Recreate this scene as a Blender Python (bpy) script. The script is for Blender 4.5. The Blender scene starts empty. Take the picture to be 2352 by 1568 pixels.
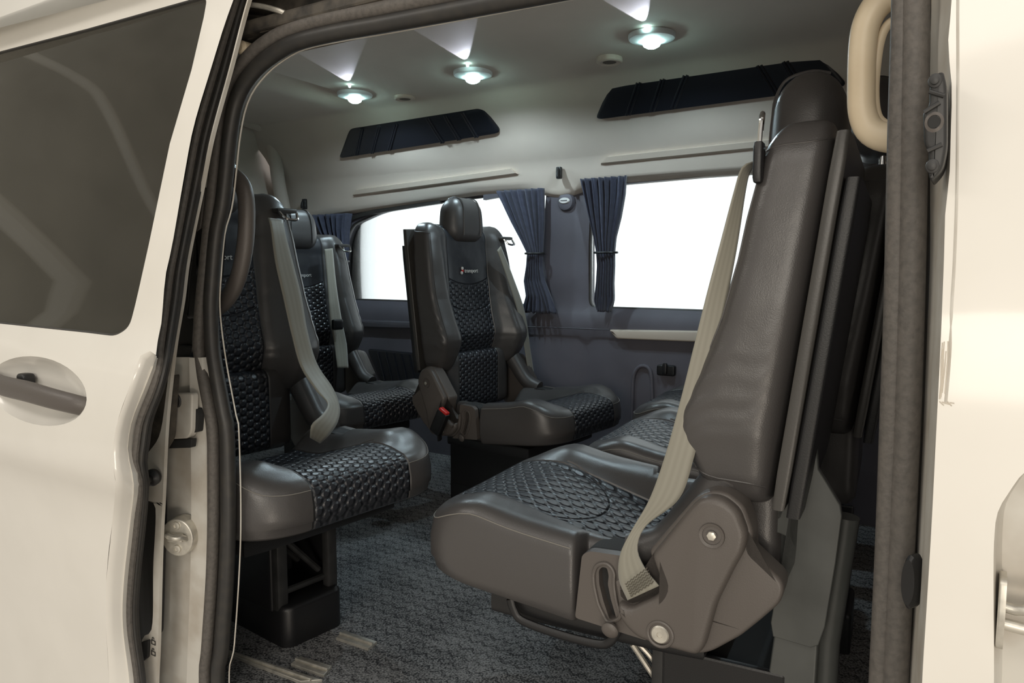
import bpy, bmesh, math, random
from mathutils import Vector, Matrix
from mathutils.geometry import delaunay_2d_cdt
random.seed(7)
sc = bpy.context.scene
C = sc.collection

# ------------------------------------------------------------------ camera
FPX = 1720.0; YAW = math.radians(32.2); PITCH = math.radians(5.75); H = 0.85
cam = bpy.data.cameras.new('camera'); camo = bpy.data.objects.new('camera', cam); C.objects.link(camo)
cam.sensor_width = 36.0; cam.lens = 36.0 * FPX / 2352.0; cam.clip_start = 0.02
camo.location = (0, 0, H)
camo.rotation_euler = (math.pi/2 - PITCH, 0, YAW)
sc.camera = camo
# ------------------------------------------------------------------ world: a bright workshop, whiter beyond the van
w = bpy.data.worlds.new('world'); sc.world = w; w.use_nodes = True
nt = w.node_tree; nt.nodes.clear()
out = nt.nodes.new('ShaderNodeOutputWorld'); bg = nt.nodes.new('ShaderNodeBackground')
tc = nt.nodes.new('ShaderNodeTexCoord'); sx = nt.nodes.new('ShaderNodeSeparateXYZ')
nt.links.new(tc.outputs['Generated'], sx.inputs[0])
rz = nt.nodes.new('ShaderNodeValToRGB'); rz.color_ramp.elements[0].position = 0.0; rz.color_ramp.elements[0].color = (.74, .66, .55, 1)
rz.color_ramp.elements[1].position = 1.0; rz.color_ramp.elements[1].color = (1.0, .955, .88, 1)
mz = nt.nodes.new('ShaderNodeMapRange'); mz.inputs[1].default_value = -.5; mz.inputs[2].default_value = .45
nt.links.new(sx.outputs[2], mz.inputs[0]); nt.links.new(mz.outputs[0], rz.inputs[0])
my = nt.nodes.new('ShaderNodeMapRange'); my.inputs[1].default_value = .25; my.inputs[2].default_value = .45
nt.links.new(sx.outputs[1], my.inputs[0])
mx = nt.nodes.new('ShaderNodeMix'); mx.data_type = 'RGBA'
nt.links.new(my.outputs[0], mx.inputs['Factor']); nt.links.new(rz.outputs[0], mx.inputs['A']); mx.inputs['B'].default_value = (2.5, 2.6, 2.75, 1)
nt.links.new(mx.outputs['Result'], bg.inputs[0]); bg.inputs[1].default_value = 0.64
nt.links.new(bg.outputs[0], out.inputs[0])
def area(name, loc, target, size, power, col):
    l = bpy.data.lights.new(name, 'AREA'); l.shape = 'RECTANGLE'; l.size = size[0]; l.size_y = size[1]; l.energy = power; l.color = col
    o = bpy.data.objects.new(name, l); C.objects.link(o); o.location = loc
    o.rotation_euler = (Vector(target)-Vector(loc)).to_track_quat('-Z', 'Y').to_euler(); return o
area('workshop_fill', (0.2, -1.6, 2.9), (-.6, 1.0, .5), (2.2, .5), 17, (1.0, .93, .84))  # unseen area lights, added to give direction and highlights
area('workshop_fill', (0.5, -2.6, 1.25), (-.9, 1.6, .95), (1.4, .9), 31, (1.0, .92, .80))  # added lower down so warm light reaches into the cabin
area('ceiling_fill', (.9, -1.0, -.15), (-1.7, 2.0, 1.4), (.5, .3), 9, (1.0, .88, .74))  # added up-light that brightens the ceiling; no real lamp stands here
area('workshop_fill', (-2.6, -1.3, 2.7), (-1.3, .8, .6), (1.6, .4), 16, (1.0, .94, .86))
sc.view_settings.view_transform = 'Standard'; sc.view_settings.look = 'None'
sc.view_settings.gamma = 1; sc.view_settings.use_curve_mapping = False
sc.view_settings.exposure = 0.0

# ------------------------------------------------------------------ helpers
_R = Vector((math.cos(YAW), math.sin(YAW), 0))
_F = Vector((-math.sin(YAW)*math.cos(PITCH), math.cos(YAW)*math.cos(PITCH), -math.sin(PITCH)))
_U = Vector((-math.sin(YAW)*math.sin(PITCH), math.cos(YAW)*math.sin(PITCH), math.cos(PITCH)))
def at(px, py, v, ax=1):
    """world point seen at a photograph pixel, at Y=v (ax=1), X=v (ax=0) or Z=v (ax=2)"""
    d = _F + _R*((px-1176)/FPX) + _U*((784-py)/FPX)
    t = (v - (0, 0, H)[ax])/d[ax]
    return Vector((0, 0, H)) + d*t
def lerp(a, b, t): return a+(b-a)*t
def sst(a, b, x):
    t = max(0, min(1, (x-a)/(b-a))); return t*t*(3-2*t)
def interp(tab, x):
    if x <= tab[0][0]: return tab[0][1]
    for (x0, y0), (x1, y1) in zip(tab, tab[1:]):
        if x <= x1: return lerp(y0, y1, (x-x0)/(x1-x0))
    return tab[-1][1]
def resample(pts, n):
    pts = [Vector(p) for p in pts]
    # Catmull-Rom through the points, n samples evenly along the length
    P = [2*pts[0]-pts[1]]+pts+[2*pts[-1]-pts[-2]]
    fine = []
    for i in range(1, len(P)-2):
        a, b, c, d = P[i-1:i+3]
        for k in range(12):
            t = k/12
            fine.append(.5*((2*b)+(c-a)*t+(2*a-5*b+4*c-d)*t*t+(3*b-a-3*c+d)*t**3))
    fine.append(pts[-1])
    L = [0]
    for a, b in zip(fine, fine[1:]): L.append(L[-1]+(b-a).length)
    res = []; j = 0
    for k in range(n):
        s = L[-1]*k/(n-1)
        while j < len(L)-2 and L[j+1] < s: j += 1
        seg = L[j+1]-L[j]
        res.append(fine[j].lerp(fine[j+1], (s-L[j])/seg if seg > 1e-9 else 0))
    return res
def obj(name, bm, mat, parent=None, smooth=True, dz=0.0, kind=None, label=None, bev=None, angle=35):
    if dz: bmesh.ops.translate(bm, verts=bm.verts, vec=(0, 0, dz))
    bmesh.ops.remove_doubles(bm, verts=bm.verts, dist=1e-6)
    bmesh.ops.recalc_face_normals(bm, faces=bm.faces)
    me = bpy.data.meshes.new(name); bm.to_mesh(me); bm.free()
    for m in (mat if isinstance(mat, list) else [mat]): me.materials.append(m)
    if smooth:
        for p in me.polygons: p.use_smooth = True
        try: me.set_sharp_from_angle(angle=math.radians(angle))
        except Exception: pass
    o = bpy.data.objects.new(name, me); C.objects.link(o)
    if parent is not None: o.parent = parent
    if bev:
        md = o.modifiers.new('bevel', 'BEVEL'); md.width = bev; md.segments = 2; md.limit_method = 'ANGLE'; md.angle_limit = math.radians(40)
    if kind: o['kind'] = kind
    if label: o['label'] = label
    return o
def tag(o, label, cat, group=None):
    o['label'] = label; o['category'] = cat
    if group: o['group'] = group
    return o
def empty(name, loc=(0, 0, 0), rz=0):
    o = bpy.data.objects.new(name, None); C.objects.link(o); o.location = loc; o.rotation_euler = (0, 0, rz); o.empty_display_size = .05
    return o
def N(): return bmesh.new()
def box(bm, a, b):
    r = bmesh.ops.create_cube(bm, size=1)
    for v in r['verts']:
        v.co = Vector((lerp(a[0], b[0], v.co.x+.5), lerp(a[1], b[1], v.co.y+.5), lerp(a[2], b[2], v.co.z+.5)))
    return r['verts']
def tube(bm, pts, r, n=10, samples=None, closed=False, flat=1.0, up=None):
    P = resample(pts, samples) if samples else [Vector(p) for p in pts]
    m = len(P); rings = []
    rr = r if callable(r) else (lambda t: r)
    prev = None
    for i, p in enumerate(P):
        if closed: t = (P[(i+1) % m]-P[i-1]).normalized()
        else: t = (P[min(i+1, m-1)]-P[max(i-1, 0)]).normalized()
        ref = Vector(up) if up else (prev if prev is not None else (Vector((0, 1, 0)) if abs(t.y) < .9 else Vector((1, 0, 0))))
        a = (ref-t*ref.dot(t)).normalized(); b = t.cross(a); prev = a
        rad = rr(i/(m-1))
        rings.append([bm.verts.new(p+a*(math.cos(2*math.pi*k/n)*rad)+b*(math.sin(2*math.pi*k/n)*rad*flat)) for k in range(n)])
    for i in range(m if closed else m-1):
        A = rings[i]; B = rings[(i+1) % m]
        for k in range(n): bm.faces.new((A[k], A[(k+1) % n], B[(k+1) % n], B[k]))
    if not closed:
        bm.faces.new(rings[0][::-1]); bm.faces.new(rings[-1])
def strip(bm, A, B, thick=0.0, vec=(0, 1, 0)):
    """surface between two polylines, given thickness along vec"""
    a = [bm.verts.new(p) for p in A]; b = [bm.verts.new(p) for p in B]
    for i in range(len(a)-1): bm.faces.new((a[i], a[i+1], b[i+1], b[i]))
    if thick:
        v = Vector(vec)*thick
        c = [bm.verts.new(Vector(p)+v) for p in A]; d = [bm.verts.new(Vector(p)+v) for p in B]
        n = len(a)
        for i in range(n-1):
            bm.faces.new((c[i], d[i], d[i+1], c[i+1])); bm.faces.new((a[i], c[i], c[i+1], a[i+1])); bm.faces.new((b[i], b[i+1], d[i+1], d[i]))
        bm.faces.new((a[0], b[0], d[0], c[0])); bm.faces.new((a[-1], c[-1], d[-1], b[-1]))
def grid(bm, fn, nu, nv, closeu=False, closev=False):
    V = [[bm.verts.new(fn(i/(nu if closeu else nu-1), j/(nv if closev else nv-1))) for j in range(nv)] for i in range(nu)]
    for i in range(nu if closeu else nu-1):
        for j in range(nv if closev else nv-1):
            bm.faces.new((V[i][j], V[(i+1) % nu][j], V[(i+1) % nu][(j+1) % nv], V[i][(j+1) % nv]))
    return V
def prism(bm, pts, y0, y1, axis=1, inset=0.0, r=0.0):
    """polygon given in the plane across axis, extruded; r>0 rounds the y0 rim"""
    def mk(p, y):
        if axis == 1: return Vector((p[0], y, p[1]))
        if axis == 0: return Vector((y, p[0], p[1]))
        return Vector((p[0], p[1], y))
    n = len(pts)
    def off(d):
        res = []
        area = sum(pts[i][0]*pts[(i+1) % n][1]-pts[(i+1) % n][0]*pts[i][1] for i in range(n))
        sg = 1 if area > 0 else -1
        for i in range(n):
            p0, p1, p2 = Vector(pts[i-1][:2]), Vector(pts[i][:2]), Vector(pts[(i+1) % n][:2])
            e1 = (p1-p0).normalized(); e2 = (p2-p1).normalized()
            n1 = Vector((-e1.y, e1.x))*sg; n2 = Vector((-e2.y, e2.x))*sg
            m = (n1+n2); m = m/max(.4, m.dot(n1)) if m.length > 1e-6 else n1
            res.append(p1+m*d)
        return res
    loops = [[bm.verts.new(mk(p, y1)) for p in pts]]
    if r > 0:
        s = 1 if y1 > y0 else -1
        for k in range(5):
            a = math.pi/2*k/4
            loops.append([bm.verts.new(mk(p, y0+s*r*(1-math.sin(a)))) for p in off(r*(1-math.cos(a)))])
    else: loops.append([bm.verts.new(mk(p, y0)) for p in pts])
    for A, B in zip(loops, loops[1:]):
        for i in range(n): bm.faces.new((A[i], A[(i+1) % n], B[(i+1) % n], B[i]))
    f1 = bm.faces.new(loops[0]); f2 = bm.faces.new(loops[-1][::-1])
    bmesh.ops.triangulate(bm, faces=[f1, f2])
def smooth_poly(pts, k=4):
    """closed 2D polygon rounded through Chaikin cutting"""
    P = [Vector(p[:2]) for p in pts]
    for _ in range(k):
        Q = []
        for a, b in zip(P, P[1:]+P[:1]): Q += [a*.75+b*.25, a*.25+b*.75]
        P = Q
    return P
def round_poly(pts, r, n=5):
    P = [Vector(p[:2]) for p in pts]; res = []; m = len(P)
    for i in range(m):
        a, b, c = P[i-1], P[i], P[(i+1) % m]
        ri = r[i] if isinstance(r, (list, tuple)) else r
        d1 = (a-b); d2 = (c-b); k = min(ri, d1.length*.48, d2.length*.48)
        s = b+d1.normalized()*k; e = b+d2.normalized()*k
        for j in range(n+1):
            t = j/n; res.append(s*(1-t)**2+b*2*t*(1-t)+e*t*t)
    return res
def rbox(bm, a, b, r, n=8, fn=None, seg=None):
    """rounded box; fn deforms the points"""
    a = Vector(a); b = Vector(b); c = (a+b)/2; h = (b-a)/2
    r = min(r, h.x, h.y, h.z)
    tmp = bmesh.new(); bmesh.ops.create_cube(tmp, size=2); bmesh.ops.subdivide_edges(tmp, edges=tmp.edges, cuts=n, use_grid_fill=True)
    mp = {}
    def warp(t): return math.copysign(abs(t)**.75, t)
    for v in tmp.verts:
        q = Vector((warp(v.co.x)*h.x, warp(v.co.y)*h.y, warp(v.co.z)*h.z))
        inner = Vector([max(-(h[i]-r), min(h[i]-r, q[i])) for i in range(3)])
        d = q-inner
        if d.length > 1e-9:
            # cube-surface direction to sphere
            d = d.normalized()*r
        p = c+inner+d
        if fn: p = fn(p)
        mp[v] = bm.verts.new(p)
    for f in tmp.faces: bm.faces.new([mp[v] for v in f.verts])
    tmp.free()
def cyl(bm, c, axis, r, h, n=24, r2=None):
    ax = Vector(axis).normalized(); ref = Vector((0, 0, 1)) if abs(ax.z) < .9 else Vector((1, 0, 0))
    a = ax.cross(ref).normalized(); b = ax.cross(a); c = Vector(c); r2 = r if r2 is None else r2
    A = [bm.verts.new(c+a*math.cos(2*math.pi*k/n)*r+b*math.sin(2*math.pi*k/n)*r) for k in range(n)]
    B = [bm.verts.new(c+ax*h+a*math.cos(2*math.pi*k/n)*r2+b*math.sin(2*math.pi*k/n)*r2) for k in range(n)]
    for k in range(n): bm.faces.new((A[k], A[(k+1) % n], B[(k+1) % n], B[k]))
    bm.faces.new(A[::-1]); bm.faces.new(B)
def lathe(bm, c, axis, prof, n=28, sx=1.0):
    """prof: list of (radius, height)"""
    ax = Vector(axis).normalized(); ref = Vector((0, 0, 1)) if abs(ax.z) < .9 else Vector((1, 0, 0))
    a = ax.cross(ref).normalized(); b = ax.cross(a); c = Vector(c)
    L = [[bm.verts.new(c+ax*h+a*math.cos(2*math.pi*k/n)*r*sx+b*math.sin(2*math.pi*k/n)*r) for k in range(n)] for r, h in prof]
    for A, B in zip(L, L[1:]):
        for k in range(n): bm.faces.new((A[k], A[(k+1) % n], B[(k+1) % n], B[k]))
    bm.faces.new(L[0][::-1]); bm.faces.new(L[-1])
def panel(bm, outer, holes, step, mapf, thick=None):
    """2D region with holes triangulated finely, mapped to 3D; thick vector gives a second skin joined at the rims"""
    V = []; E = []
    def addloop(L):
        s = len(V); V.extend([Vector(p[:2]) for p in L])
        for i in range(len(L)): E.append((s+i, s+(i+1) % len(L)))
    addloop(outer)
    for h in holes: addloop(h)
    def inside(p, L):
        c = False
        for i in range(len(L)):
            a, b = L[i], L[i-1]
            if (a[1] > p[1]) != (b[1] > p[1]) and p[0] < (b[0]-a[0])*(p[1]-a[1])/(b[1]-a[1])+a[0]: c = not c
        return c
    x0 = min(p[0] for p in outer); x1 = max(p[0] for p in outer); y0 = min(p[1] for p in outer); y1 = max(p[1] for p in outer)
    y = y0+step/2; row = 0
    edgeP = list(V)
    while y < y1:
        x = x0+step*(.5 if row % 2 else .1)
        while x < x1:
            if inside((x, y), outer) and not any(inside((x, y), h) for h in holes):
                if all((x-q[0])**2+(y-q[1])**2 > (step*.35)**2 for q in edgeP): V.append(Vector((x, y)))
            x += step
        y += step*.87; row += 1
    vo, eo, fo, _, _, _ = delaunay_2d_cdt(V, E, [], 0, 1e-7)
    vs = [bm.verts.new(mapf(p.x, p.y)) for p in vo]
    fs = []
    for f in fo:
        c = sum((vo[i] for i in f), Vector((0, 0)))/len(f)
        if inside(c, outer) and not any(inside(c, h) for h in holes):
            fs.append(bm.faces.new([vs[i] for i in f]))
    if thick is not None:
        r = bmesh.ops.extrude_face_region(bm, geom=fs, use_keep_orig=True)
        nv = [g for g in r['geom'] if isinstance(g, bmesh.types.BMVert)]
        bmesh.ops.translate(bm, verts=nv, vec=thick)
    for v in [v for v in bm.verts if not v.link_faces]: bm.verts.remove(v)

# ------------------------------------------------------------------ materials
def new_mat(name):
    m = bpy.data.materials.new(name); m.use_nodes = True; t = m.node_tree; t.nodes.clear()
    o = t.nodes.new('ShaderNodeOutputMaterial'); b = t.nodes.new('ShaderNodeBsdfPrincipled'); t.links.new(b.outputs[0], o.inputs[0])
    return m, t, b
class X:
    """tiny node arithmetic"""
    def __init__(s, t): s.t = t
    def m(s, op, *a):
        n = s.t.nodes.new('ShaderNodeMath'); n.operation = op
        for i, v in enumerate(a):
            if isinstance(v, (int, float)): n.inputs[i].default_value = v
            else: s.t.links.new(v, n.inputs[i])
        return n.outputs[0]
def simple(name, col, rough=.5, metal=0, spec=.5, noise=0, nscale=40, bump=0, bscale=200, coat=0, noise_col=None, sheen=0):
    m, t, b = new_mat(name)
    b.inputs['Base Color'].default_value = (*col, 1); b.inputs['Roughness'].default_value = rough; b.inputs['Metallic'].default_value = metal
    b.inputs['Specular IOR Level'].default_value = spec; b.inputs['Coat Weight'].default_value = coat; b.inputs['Coat Roughness'].default_value = .08
    b.inputs['Sheen Weight'].default_value = sheen
    tcn = t.nodes.new('ShaderNodeTexCoord')
    if noise:
        n = t.nodes.new('ShaderNodeTexNoise'); n.inputs['Scale'].default_value = nscale; n.inputs['Detail'].default_value = 4
        t.links.new(tcn.outputs['Object'], n.inputs['Vector'])
        r = t.nodes.new('ShaderNodeMix'); r.data_type = 'RGBA'
        c2 = noise_col or tuple(c*(1-noise) for c in col)
        r.inputs['A'].default_value = (*col, 1); r.inputs['B'].default_value = (*c2, 1)
        mr = t.nodes.new('ShaderNodeMapRange'); mr.inputs[1].default_value = .4; mr.inputs[2].default_value = .68
        t.links.new(n.outputs[0], mr.inputs[0]); t.links.new(mr.outputs[0], r.inputs['Factor']); t.links.new(r.outputs['Result'], b.inputs['Base Color'])
    if bump:
        n = t.nodes.new('ShaderNodeTexNoise'); n.inputs['Scale'].default_value = bscale; n.inputs['Detail'].default_value = 3
        t.links.new(tcn.outputs['Object'], n.inputs['Vector'])
        bp = t.nodes.new('ShaderNodeBump'); bp.inputs['Strength'].default_value = .6; bp.inputs['Distance'].default_value = bump
        t.links.new(n.outputs[0], bp.inputs['Height']); t.links.new(bp.outputs[0], b.inputs['Normal'])
    return m
LEATHER = (.066, .062, .061)
def quilt(name, mode):
    """black leather; the centre panel is quilted in hexagons, with stitched seams"""
    m, t, b = new_mat(name); x = X(t)
    b.inputs['Base Color'].default_value = (*LEATHER, 1); b.inputs['Roughness'].default_value = .33; b.inputs['Specular IOR Level'].default_value = .6
    tcn = t.nodes.new('ShaderNodeTexCoord'); s = t.nodes.new('ShaderNodeSeparateXYZ'); t.links.new(tcn.outputs['Object'], s.inputs[0])
    px, py, pz = s.outputs
    u = py
    v = x.m('SUBTRACT', px, pz) if mode == 'cushion' else pz
    a = .021 if mode != 'back' else .020
    k = 4*math.pi/(math.sqrt(3)*a)
    ku = x.m('MULTIPLY', u, k)
    kv = x.m('MULTIPLY', v, k*math.sqrt(3)/2)
    kv = x.m('ADD', kv, 0.6)
    h2 = x.m('MULTIPLY', ku, .5)
    h = x.m('ADD', x.m('COSINE', ku), x.m('ADD', x.m('COSINE', x.m('ADD', h2, kv)), x.m('COSINE', x.m('SUBTRACT', h2, kv))))
    dome = x.m('MINIMUM', x.m('MULTIPLY', x.m('ADD', h, 1.5), .45), 1.0)
    dome = x.m('POWER', x.m('MAXIMUM', dome, 0.0001), .7)
    ay = x.m('ABSOLUTE', py)
    half = .118 if mode == 'cushion' else .105
    mask = x.m('LESS_THAN', ay, half)
    cm = t.nodes.new('ShaderNodeMix'); cm.data_type = 'RGBA'; cm.inputs['A'].default_value = (*LEATHER, 1); cm.inputs['B'].default_value = (.026, .028, .034, 1)
    t.links.new(mask, cm.inputs['Factor']); t.links.new(cm.outputs['Result'], b.inputs['Base Color'])
    def groove(d, wid):   # valley around d=0
        return x.m('MINIMUM', x.m('DIVIDE', x.m('ABSOLUTE', d), wid), 1.0)
    if mode == 'cushion':
        d = x.m('SUBTRACT', x.m('SQRT', x.m('ADD', x.m('POWER', x.m('ABSOLUTE', x.m('SUBTRACT', px, .40)), 2.0), x.m('POWER', ay, 2.0))), .125)
        arc = x.m('MAXIMUM', groove(d, .004), x.m('GREATER_THAN', px, .40))
        g = x.m('MULTIPLY', groove(x.m('SUBTRACT', ay, half), .004), arc)
        quiltm = mask
    else:
        zt = x.m('SUBTRACT', .775, x.m('MULTIPLY', x.m('SUBTRACT', .011, x.m('POWER', ay, 2.0)), 2.0))   # curved seams under the badge
        zt2 = x.m('SUBTRACT', zt, .09)
        top = x.m('GREATER_THAN', pz, zt)
        c1 = x.m('MAXIMUM', groove(x.m('SUBTRACT', pz, zt), .004), x.m('GREATER_THAN', ay, half))
        c2 = x.m('MAXIMUM', groove(x.m('SUBTRACT', pz, zt2), .004), x.m('GREATER_THAN', ay, half))
        g = x.m('MULTIPLY', groove(x.m('SUBTRACT', ay, half), .004), x.m('MULTIPLY', c1, c2))
        quiltm = x.m('MULTIPLY', mask, x.m('SUBTRACT', 1.0, top))
    hh = x.m('ADD', x.m('MULTIPLY', quiltm, x.m('SUBTRACT', x.m('MULTIPLY', dome, .0042), .0042)), x.m('MULTIPLY', g, .003))
    n = t.nodes.new('ShaderNodeTexNoise'); n.inputs['Scale'].default_value = 650; t.links.new(tcn.outputs['Object'], n.inputs['Vector'])
    hh = x.m('ADD', hh, x.m('MULTIPLY', n.outputs[0], .00022))
    n2 = t.nodes.new('ShaderNodeTexNoise'); n2.inputs['Scale'].default_value = 14; t.links.new(tcn.outputs['Object'], n2.inputs['Vector'])
    hh = x.m('ADD', hh, x.m('MULTIPLY', n2.outputs[0], .0018))
    bp = t.nodes.new('ShaderNodeBump'); bp.inputs['Strength'].default_value = 1; bp.inputs['Distance'].default_value = 1
    t.links.new(hh, bp.inputs['Height']); t.links.new(bp.outputs[0], b.inputs['Normal'])
    return m
M = {}
M['cushion'] = quilt('leather_quilt_cushion', 'cushion')
M['back'] = quilt('leather_quilt_back', 'back')
def leather_plain():
    m, t, b = new_mat('leather_plain'); x = X(t)
    b.inputs['Base Color'].default_value = (*LEATHER, 1); b.inputs['Roughness'].default_value = .38; b.inputs['Specular IOR Level'].default_value = .55
    tcn = t.nodes.new('ShaderNodeTexCoord')
    n = t.nodes.new('ShaderNodeTexNoise'); n.inputs['Scale'].default_value = 650; t.links.new(tcn.outputs['Object'], n.inputs['Vector'])
    mp = t.nodes.new('ShaderNodeMapping'); mp.inputs['Scale'].default_value = (5, 5, 22); mp.inputs['Rotation'].default_value = (0, .5, 0)
    t.links.new(tcn.outputs['Object'], mp.inputs[0])
    n2 = t.nodes.new('ShaderNodeTexNoise'); n2.inputs['Scale'].default_value = 1; n2.inputs['Detail'].default_value = 1; t.links.new(mp.outputs[0], n2.inputs['Vector'])
    hh = x.m('ADD', x.m('MULTIPLY', n.outputs[0], .00022), x.m('MULTIPLY', n2.outputs[0], .002))
    bp = t.nodes.new('ShaderNodeBump'); bp.inputs['Strength'].default_value = .9; bp.inputs['Distance'].default_value = 1
    t.links.new(hh, bp.inputs['Height']); t.links.new(bp.outputs[0], b.inputs['Normal'])
    return m
M['leather'] = leather_plain()
M['plastic'] = simple('grey_black_plastic', (.100, .088, .080), .42, bump=.0004, bscale=500)
M['blackplastic'] = simple('black_plastic', (.012, .012, .013), .4, bump=.0003, bscale=500)
M['shell'] = simple('seat_shell_plastic', (.060, .057, .053), .35, bump=.0002, bscale=400)
M['grey_metal'] = simple('grey_painted_steel', (.10, .105, .10), .36, noise=.25, nscale=12)
M['dark_metal'] = simple('dark_painted_steel', (.03, .03, .03), .45, noise=.4, nscale=30)
M['steel'] = simple('zinc_steel', (.66, .63, .56), .38, metal=.65, noise=.3, nscale=60)
M['chrome'] = simple('chrome', (.8, .8, .8), .12, metal=1)
M['thread'] = simple('stitching_thread', (.20, .19, .17), .7)
M['red'] = simple('red_plastic', (.55, .02, .015), .35)
M['white_paint'] = simple('white_car_paint', (.80, .775, .72), .32, coat=.6, noise=.04, nscale=6, noise_col=(.76, .735, .68))
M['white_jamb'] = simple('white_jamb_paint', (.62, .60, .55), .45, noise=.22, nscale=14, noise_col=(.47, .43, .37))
M['rubber'] = simple('dusty_rubber', (.115, .104, .094), .6, noise=.3, nscale=160, bump=.0008, bscale=350, noise_col=(.085, .078, .071))
M['black_rubber'] = simple('black_rubber', (.030, .029, .028), .45, noise=.4, nscale=60, noise_col=(.04, .037, .033))
M['track_dirt'] = simple('dirty_track_paint', (.075, .065, .052), .6, noise=.6, nscale=35, bump=.001, bscale=80, noise_col=(.02, .018, .016))
M['headliner'] = simple('beige_headliner', (.60, .525, .45), .75, noise=.10, nscale=3, bump=.0005, bscale=400, sheen=.2)
M['trim_beige'] = simple('beige_trim', (.58, .50, .42), .55, bump=.0003, bscale=500)
M['cream'] = simple('cream_plastic', (.64, .54, .39), .42, noise=.18, nscale=14, noise_col=(.56, .46, .32))
M['grey_trim'] = simple('grey_side_trim', (.120, .115, .138), .6, noise=.25, nscale=5, bump=.0004, bscale=500, noise_col=(.098, .094, .112))
M['sill_trim'] = simple('darker_sill_trim', (.085, .082, .098), .55, bump=.0004, bscale=500)
M['curtain'] = simple('blue_curtain_cloth', (.052, .058, .094), .85, noise=.25, nscale=60, bump=.0006, bscale=600, sheen=.3)
M['bezel'] = simple('white_bezel', (.75, .80, .82), .35)
M['badge'] = simple('badge_plastic', (.7, .7, .68), .3)
M['floor_under'] = simple('underfloor', (.02, .02, .02), .8)
M['brown_wood'] = simple('wood_frame', (.2, .15, .1), .7)

def carpet():
    m, t, b = new_mat('floor_carpet'); x = X(t)
    tcn = t.nodes.new('ShaderNodeTexCoord'); P = tcn.outputs['Object']
    n1 = t.nodes.new('ShaderNodeTexNoise'); n1.inputs['Scale'].default_value = 260; n1.inputs['Detail'].default_value = 2; t.links.new(P, n1.inputs['Vector'])
    n2 = t.nodes.new('ShaderNodeTexNoise'); n2.inputs['Scale'].default_value = 9; n2.inputs['Detail'].default_value = 3; t.links.new(P, n2.inputs['Vector'])
    s = t.nodes.new('ShaderNodeSeparateXYZ'); t.links.new(P, s.inputs[0])
    k = 2*math.pi/.034
    # wavy scale pattern woven into the pile
    ph = x.m('ADD', x.m('MULTIPLY', s.outputs[1], k), x.m('MULTIPLY', x.m('ABSOLUTE', x.m('SINE', x.m('MULTIPLY', s.outputs[0], k*.5))), 2.6))
    wv = x.m('GREATER_THAN', x.m('SINE', ph), .72)
    f = x.m('ADD', x.m('MULTIPLY', n1.outputs[0], 1.0), x.m('ADD', x.m('MULTIPLY', n2.outputs[0], .35), x.m('MULTIPLY', wv, -.10)))
    r = t.nodes.new('ShaderNodeValToRGB'); r.color_ramp.elements[0].position = .50; r.color_ramp.elements[0].color = (.018, .019, .022, 1)
    r.color_ramp.elements[1].position = .82; r.color_ramp.elements[1].color = (.27, .27, .27, 1)
    t.links.new(f, r.inputs[0]); t.links.new(r.outputs[0], b.inputs['Base Color']); b.inputs['Roughness'].default_value = .95
    bp = t.nodes.new('ShaderNodeBump'); bp.inputs['Distance'].default_value = .004; t.links.new(f, bp.inputs['Height']); t.links.new(bp.outputs[0], b.inputs['Normal'])
    return m
M['carpet'] = carpet()
def webbing():
    m, t, b = new_mat('seat_belt_webbing'); x = X(t)
    tcn = t.nodes.new('ShaderNodeTexCoord'); s = t.nodes.new('ShaderNodeSeparateXYZ'); t.links.new(tcn.outputs['UV'], s.inputs[0])
    w1 = x.m('SINE', x.m('MULTIPLY', s.outputs[0], 26.0))
    r = t.nodes.new('ShaderNodeMix'); r.data_type = 'RGBA'; r.inputs['A'].default_value = (.235, .225, .185, 1); r.inputs['B'].default_value = (.265, .255, .21, 1)
    t.links.new(x.m('MULTIPLY', x.m('ADD', w1, 1.0), .5), r.inputs['Factor']); t.links.new(r.outputs['Result'], b.inputs['Base Color'])
    b.inputs['Roughness'].default_value = .5; b.inputs['Sheen Weight'].default_value = .3
    return m
M['webbing'] = webbing()
def glass(name, tint, haze=0):
    m = bpy.data.materials.new(name); m.use_nodes = True; t = m.node_tree; t.nodes.clear()
    o = t.nodes.new('ShaderNodeOutputMaterial'); tr = t.nodes.new('ShaderNodeBsdfTransparent'); tr.inputs[0].default_value = (*tint, 1)
    g = t.nodes.new('ShaderNodeBsdfGlossy'); g.inputs['Roughness'].default_value = .03
    fr = t.nodes.new('ShaderNodeFresnel'); fr.inputs['IOR'].default_value = 1.45; mxx = t.nodes.new('ShaderNodeMixShader')
    t.links.new(fr.outputs[0], mxx.inputs[0]); t.links.new(tr.outputs[0], mxx.inputs[1]); t.links.new(g.outputs[0], mxx.inputs[2])
    if haze:      # pale film added to brighten the pane in place of reflections
        df = t.nodes.new('ShaderNodeBsdfDiffuse'); df.inputs[0].default_value = (.55, .52, .44, 1)
        ns = t.nodes.new('ShaderNodeTexNoise'); ns.inputs['Scale'].default_value = 3.5; tcn = t.nodes.new('ShaderNodeTexCoord'); t.links.new(tcn.outputs['Object'], ns.inputs['Vector'])
        mr = t.nodes.new('ShaderNodeMapRange'); mr.inputs[3].default_value = haze*.6; mr.inputs[4].default_value = haze*1.4; t.links.new(ns.outputs[0], mr.inputs[0])
        m3 = t.nodes.new('ShaderNodeMixShader'); t.links.new(mr.outputs[0], m3.inputs[0]); t.links.new(mxx.outputs[0], m3.inputs[1]); t.links.new(df.outputs[0], m3.inputs[2]); t.links.new(m3.outputs[0], o.inputs[0])
    else: t.links.new(mxx.outputs[0], o.inputs[0])
    return m
M['clear'] = glass('clear_glass', (.93, .96, .94))
M['tint'] = glass('privacy_glass', (.22, .22, .19), .07)
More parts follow.
